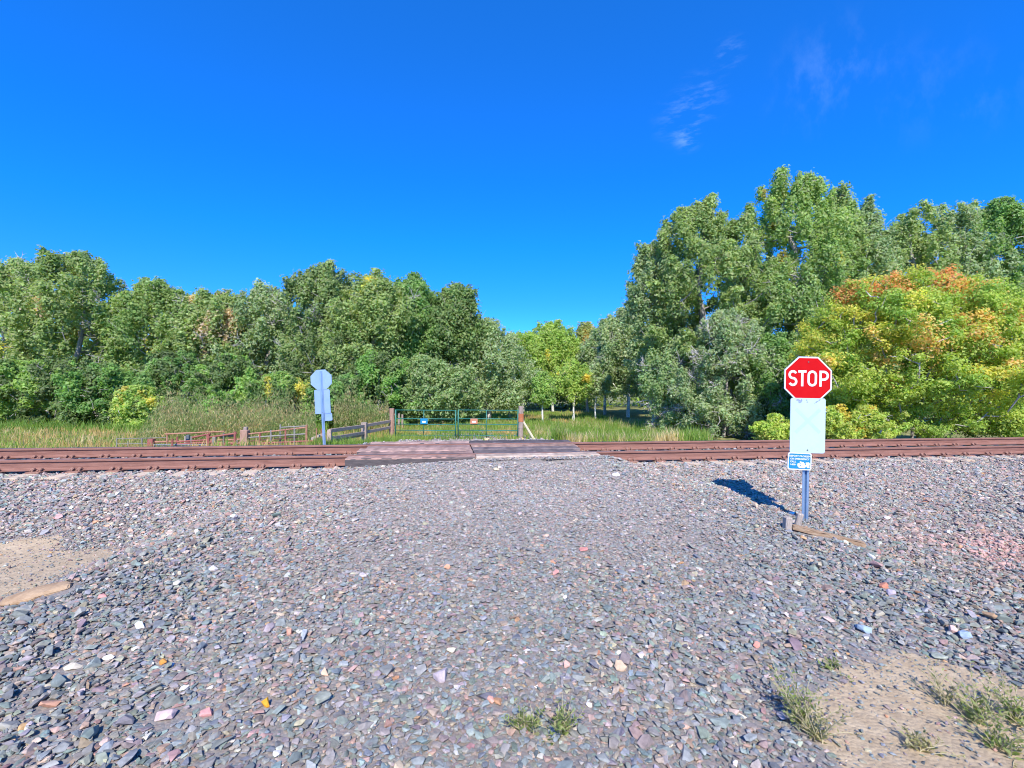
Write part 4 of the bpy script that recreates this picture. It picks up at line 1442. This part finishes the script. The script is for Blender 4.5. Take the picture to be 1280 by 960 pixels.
def gate_gravel(n, seed):
    g = np.random.default_rng(seed)
    y = g.uniform(11.2, 22.5, n)
    x = np.interp(y, [10, 22], [-1.0, -1.4]) + g.normal(size=n) * 1.3
    size = .06 * np.exp(.3 * g.normal(size=n))
    z = terrain(x, y) + size * .2
    ck = g.choice(10, n, p=P_PINK / P_PINK.sum())
    c = STONE_PAL[ck] * .6 + np.array([.48, .43, .38]) * .4
    return np.stack([x, y, z], 1), np.stack([g.normal(size=n) * .3, g.normal(size=n) * .3, g.uniform(0, 6.28, n)], 1), size[:, None] * g.uniform(.8, 1.2, (n, 3)), c, g.integers(0, SN, n)


scatter('road_gravel', *gate_gravel(7000, 501))

# ------------------------------------------------------------------ rocks one can single out
def rock(px, py, wpx, hpx, col, label, name='rock', group=None, flat=.55, rz=0.0, on=None):
    p_ = ground_at(px, py) if on is None else on
    k = p_.y / 560
    wx = wpx * k
    g = np.random.default_rng(int(px * 7 + py))
    pts = unit(g.normal(size=(14, 3))) * g.uniform(.78, 1.0, (14, 1))
    hz = max(hpx * k * 1.0, wx * .25)
    CLEAR.append((p_.x, p_.y - wx * .1, p_.x, p_.y - wx * .1, wx * .55))
    pts = pts * np.array([wx / 2, wx / 2 * .72, hz / 2])
    bm = bmesh.new()
    for q in pts:
        bm.verts.new(q)
    bmesh.ops.convex_hull(bm, input=bm.verts)
    bmesh.ops.delete(bm, geom=[v for v in bm.verts if not v.link_faces], context='VERTS')
    bmesh.ops.bevel(bm, geom=list(bm.edges), offset=wx * .012, segments=1, affect='EDGES')
    me = bpy.data.meshes.new('rock')
    bm.to_mesh(me)
    bm.free()
    a = me.color_attributes.new('tint', 'FLOAT_COLOR', 'POINT')
    c4 = np.ones((len(me.vertices), 4), np.float32)
    c4[:, :3] = np.array(col)
    a.data.foreach_set('color', c4.ravel())
    me.materials.append(M['rock'])
    o_ = link(name, me)
    o_.location = p_ + Vector((0, 0, hz * .30))
    o_.rotation_euler = (R(g.uniform(-8, 8)), R(g.uniform(-8, 8)), R(rz))
    return tag(o_, label, 'rock', group)


GR = 'odd coloured stones in the gravel'
WHT, ORG, PNK, TAN = (.72, .70, .66), (.62, .28, .06), (.58, .28, .24), (.52, .42, .28)
for (px, py, w_, h_, c_, lb_) in (
        (770, 595, 13, 6, WHT, 'white angular stone just in front of the right end of the crossing'),
        (620, 588, 12, 5, TAN, 'flat tan stone in front of the seam of the timber crossing'),
        (176, 784, 20, 9, WHT, 'bright white flat stone on the left gravel'),
        (135, 824, 18, 7, (.66, .63, .58), 'pale slim stone below the bright white flat one'),
        (92, 835, 28, 8, (.60, .52, .38), 'long cream stone near the lower left'),
        (267, 713, 13, 9, (.70, .62, .58), 'pale pinkish white stone on the left roadway'),
        (127, 748, 13, 8, PNK, 'salmon pink stone right of the tan slab'),
        (203, 830, 12, 9, ORG, 'ochre stone in the lower left gravel'),
        (332, 884, 13, 17, (.70, .33, .03), 'vivid orange stone at the bottom left of centre'),
        (62, 884, 26, 15, (.50, .27, .17), 'rust brown stone near the bottom left corner'),
        (208, 896, 34, 11, (.56, .42, .38), 'long pinkish stone at the bottom left edge'),
        (258, 895, 20, 12, (.60, .30, .26), 'coral red stone at the bottom left'),
        (406, 845, 14, 14, (.62, .40, .26), 'peach stone right of the vivid orange one'),
        (362, 793, 11, 12, (.55, .27, .18), 'brick red stone left of centre'),
        (559, 711, 10, 8, (.66, .34, .20), 'small orange stone in the middle of the roadway'),
        (613, 878, 14, 11, (.62, .32, .24), 'salmon stone at the bottom centre'),
        (564, 815, 13, 8, (.60, .55, .36), 'yellowish pebble in the centre foreground'),
        (729, 688, 16, 5, (.52, .22, .18), 'thin red stone on the roadway right of centre'),
        (695, 718, 11, 9, (.62, .30, .25), 'pink red stone below the thin red one'),
        (776, 837, 20, 16, (.56, .40, .26), 'large tan orange stone in the right foreground'),
        (708, 834, 12, 11, (.60, .36, .28), 'peach pink stone in the centre right foreground'),
        (737, 883, 12, 8, (.70, .62, .54), 'cream stone beside the bottom weeds'),
        (1105, 735, 14, 11, (.55, .22, .14), 'brick red stone on the bluish bank under the board'),
        (1113, 744, 14, 12, (.42, .36, .42), 'lilac grey boulder stone touching the brick red one'),
        (1190, 790, 16, 12, (.60, .40, .34), 'dull pink stone at the edge of the right soil'),
        (1207, 797, 22, 13, (.30, .38, .46), 'blue grey block beside the dull pink stone'),
        (1098, 770, 20, 10, (.40, .36, .27), 'olive tan stone above the right soil patch'),
        (1080, 790, 20, 14, (.28, .36, .42), 'blue slab lying on the upper edge of the right soil'),
        (990, 644, 10, 7, (.80, .77, .72), 'white stone right behind the grey stub'),
        (946, 809, 12, 9, (.55, .24, .18), 'red brown stone in the right foreground'),
        (552, 850, 26, 20, (.46, .38, .38), 'big mauve grey stone in the bottom centre')):
    rock(px, py, w_, h_, c_, lb_, group=GR, rz=random.uniform(-40, 40))
# sandstone slab on the left soil
p = ground_at(38, 748)
CLEAR.append((p.x - .2, p.y, p.x + .2, p.y + .04, .13))
bm = bmesh.new()
g = np.random.default_rng(12)
pts = unit(g.normal(size=(60, 3))) * np.array([.27, .16, .055]) * g.uniform(.9, 1, (60, 1))
pts[:, 2] += .03 * (pts[:, 0] / .27)
for q in pts:
    bm.verts.new(q)
bmesh.ops.convex_hull(bm, input=bm.verts)
bmesh.ops.delete(bm, geom=[v for v in bm.verts if not v.link_faces], context='VERTS')
bmesh.ops.bevel(bm, geom=list(bm.edges), offset=.006, segments=2, affect='EDGES')
me = bpy.data.meshes.new('sandstone_slab')
bm.to_mesh(me)
bm.free()
me.materials.append(M['sand_rock'])
o = link('sandstone_slab', me)
o.location = p + Vector((0, .05, .015))
o.rotation_euler = (0, R(-4), R(12))
tag(o, 'flat tan sandstone slab half buried in the bare soil at the left edge', 'rock')
rock(608, 545, 11, 5, (.58, .42, .24), 'flat tan rock under the right green gate', on=Vector((*at(608, 545, 20.6).xy, tz(at(608, 545, 20.6).x, 20.6))))
rock(652, 547.5, 7, 5, (.60, .38, .16), 'small ochre rock at the foot of the rust banded post', on=Vector((*at(652.5, 547, 20.7).xy, tz(at(652.5, 547, 20.7).x, 20.7))))

scatter('gravel', *gravel_points(500, 1150000))

# ------------------------------------------------------------------ weeds in the foreground
def weed(px, py, h, spread, nst, seed, label, pal, leafy=1.0):
    g = np.random.default_rng(seed)
    p_ = ground_at(px, py)
    root = empty('weed_plant', p_)
    tag(root, label, 'weed', 'weeds growing through the gravel')
    A, B, ra, rb = [], [], [], []
    LP, LN, LT, LL = [], [], [], []
    for i in range(nst):
        an, tilt = g.uniform(0, 6.28), abs(g.normal()) * .45 * spread
        d = np.array([math.cos(an) * tilt, math.sin(an) * tilt, 1.0])
        d /= np.linalg.norm(d)
        q = np.array([g.normal() * .02, g.normal() * .02, -.01])
        L = h * g.uniform(.45, 1.05)
        seg = 6
        for k in range(seg):
            d2 = d + g.normal(size=3) * .12 + np.array([math.cos(an), math.sin(an), -.15]) * .06 * spread
            d2 /= np.linalg.norm(d2)
            q2 = q + d2 * L / seg
            A.append(q)
            B.append(q2)
            ra.append(.0022 * (1 - k / seg) + .0008)
            rb.append(.0022 * (1 - (k + 1) / seg) + .0007)
            for m in range(int(g.poisson(2.1 * leafy))):
                a_ = g.uniform(0, 6.28)
                ld = d2 * .7 + np.array([math.cos(a_), math.sin(a_), .1])
                ld /= np.linalg.norm(ld)
                pos = q + (q2 - q) * g.uniform()
                LP.append(pos)
                LT.append(ld)
                LL.append(g.uniform(.018, .048) * (1.15 - .6 * k / seg))
            q, d = q2, d2
    v_, f_ = tubes(np.array(A), np.array(B), np.array(ra), np.array(rb), 4)
    link('stems', np_mesh('stems', v_, f_, M['bark'], np.tile((.44, .38, .22), (len(v_), 1))), root)
    LP, LT, LL = np.array(LP), np.array(LT), np.array(LL)[:, None]
    n = len(LP)
    b_ = unit(np.cross(LT, g.normal(size=(n, 3))))
    nn = np.cross(LT, b_) * .12
    V_ = np.stack([LP, LP + LT * LL * .5 + b_ * LL * .16 + nn * LL, LP + LT * LL, LP + LT * LL * .5 - b_ * LL * .16 + nn * LL], 1).reshape(-1, 3)
    c = np.array(pal)[g.integers(0, len(pal), n)] * (1 + .15 * g.normal(size=(n, 1)))
    link('leaves', np_mesh('leaves', V_, np.arange(4 * n).reshape(n, 4), M['leaf'], np.repeat(c.clip(.02, .7), 4, 0)), root)
    return root


WP = [(.24, .31, .09), (.32, .37, .14), (.42, .40, .20)]
WD = [(.33, .33, .15), (.44, .40, .22), (.50, .42, .26)]
weed(1003, 905, .34, 1.0, 30, 1, 'tall green weed at the left edge of the bare soil in the right foreground', WP)
weed(1022, 922, .26, 1.2, 18, 2, 'straw tinted weed just below the tall green weed', WD)
weed(1178, 880, .30, 1.2, 14, 3, 'sparse dry weed on the bare soil with a long thin shadow', WD, .7)
weed(1222, 905, .30, 1.4, 26, 4, 'bushy green weed near the lower right corner', WP)
weed(1268, 900, .32, 1.3, 26, 5, 'green weed at the far right above the corner weeds', WP)
weed(1250, 935, .26, 1.5, 22, 9, 'low spreading weed at the bottom right corner', WP)
weed(660, 912, .16, 1.8, 22, 6, 'low grey green weed left of the pair at the bottom centre', WP)
weed(700, 915, .18, 1.8, 26, 7, 'low grey green weed right of the pair at the bottom centre', WP)
weed(1150, 935, .16, 1.6, 12, 8, 'small dry weed at the bottom edge of the right soil', WD)
weed(1040, 836, .12, 1.5, 8, 10, 'tiny sprig above the tall green weed', WP)
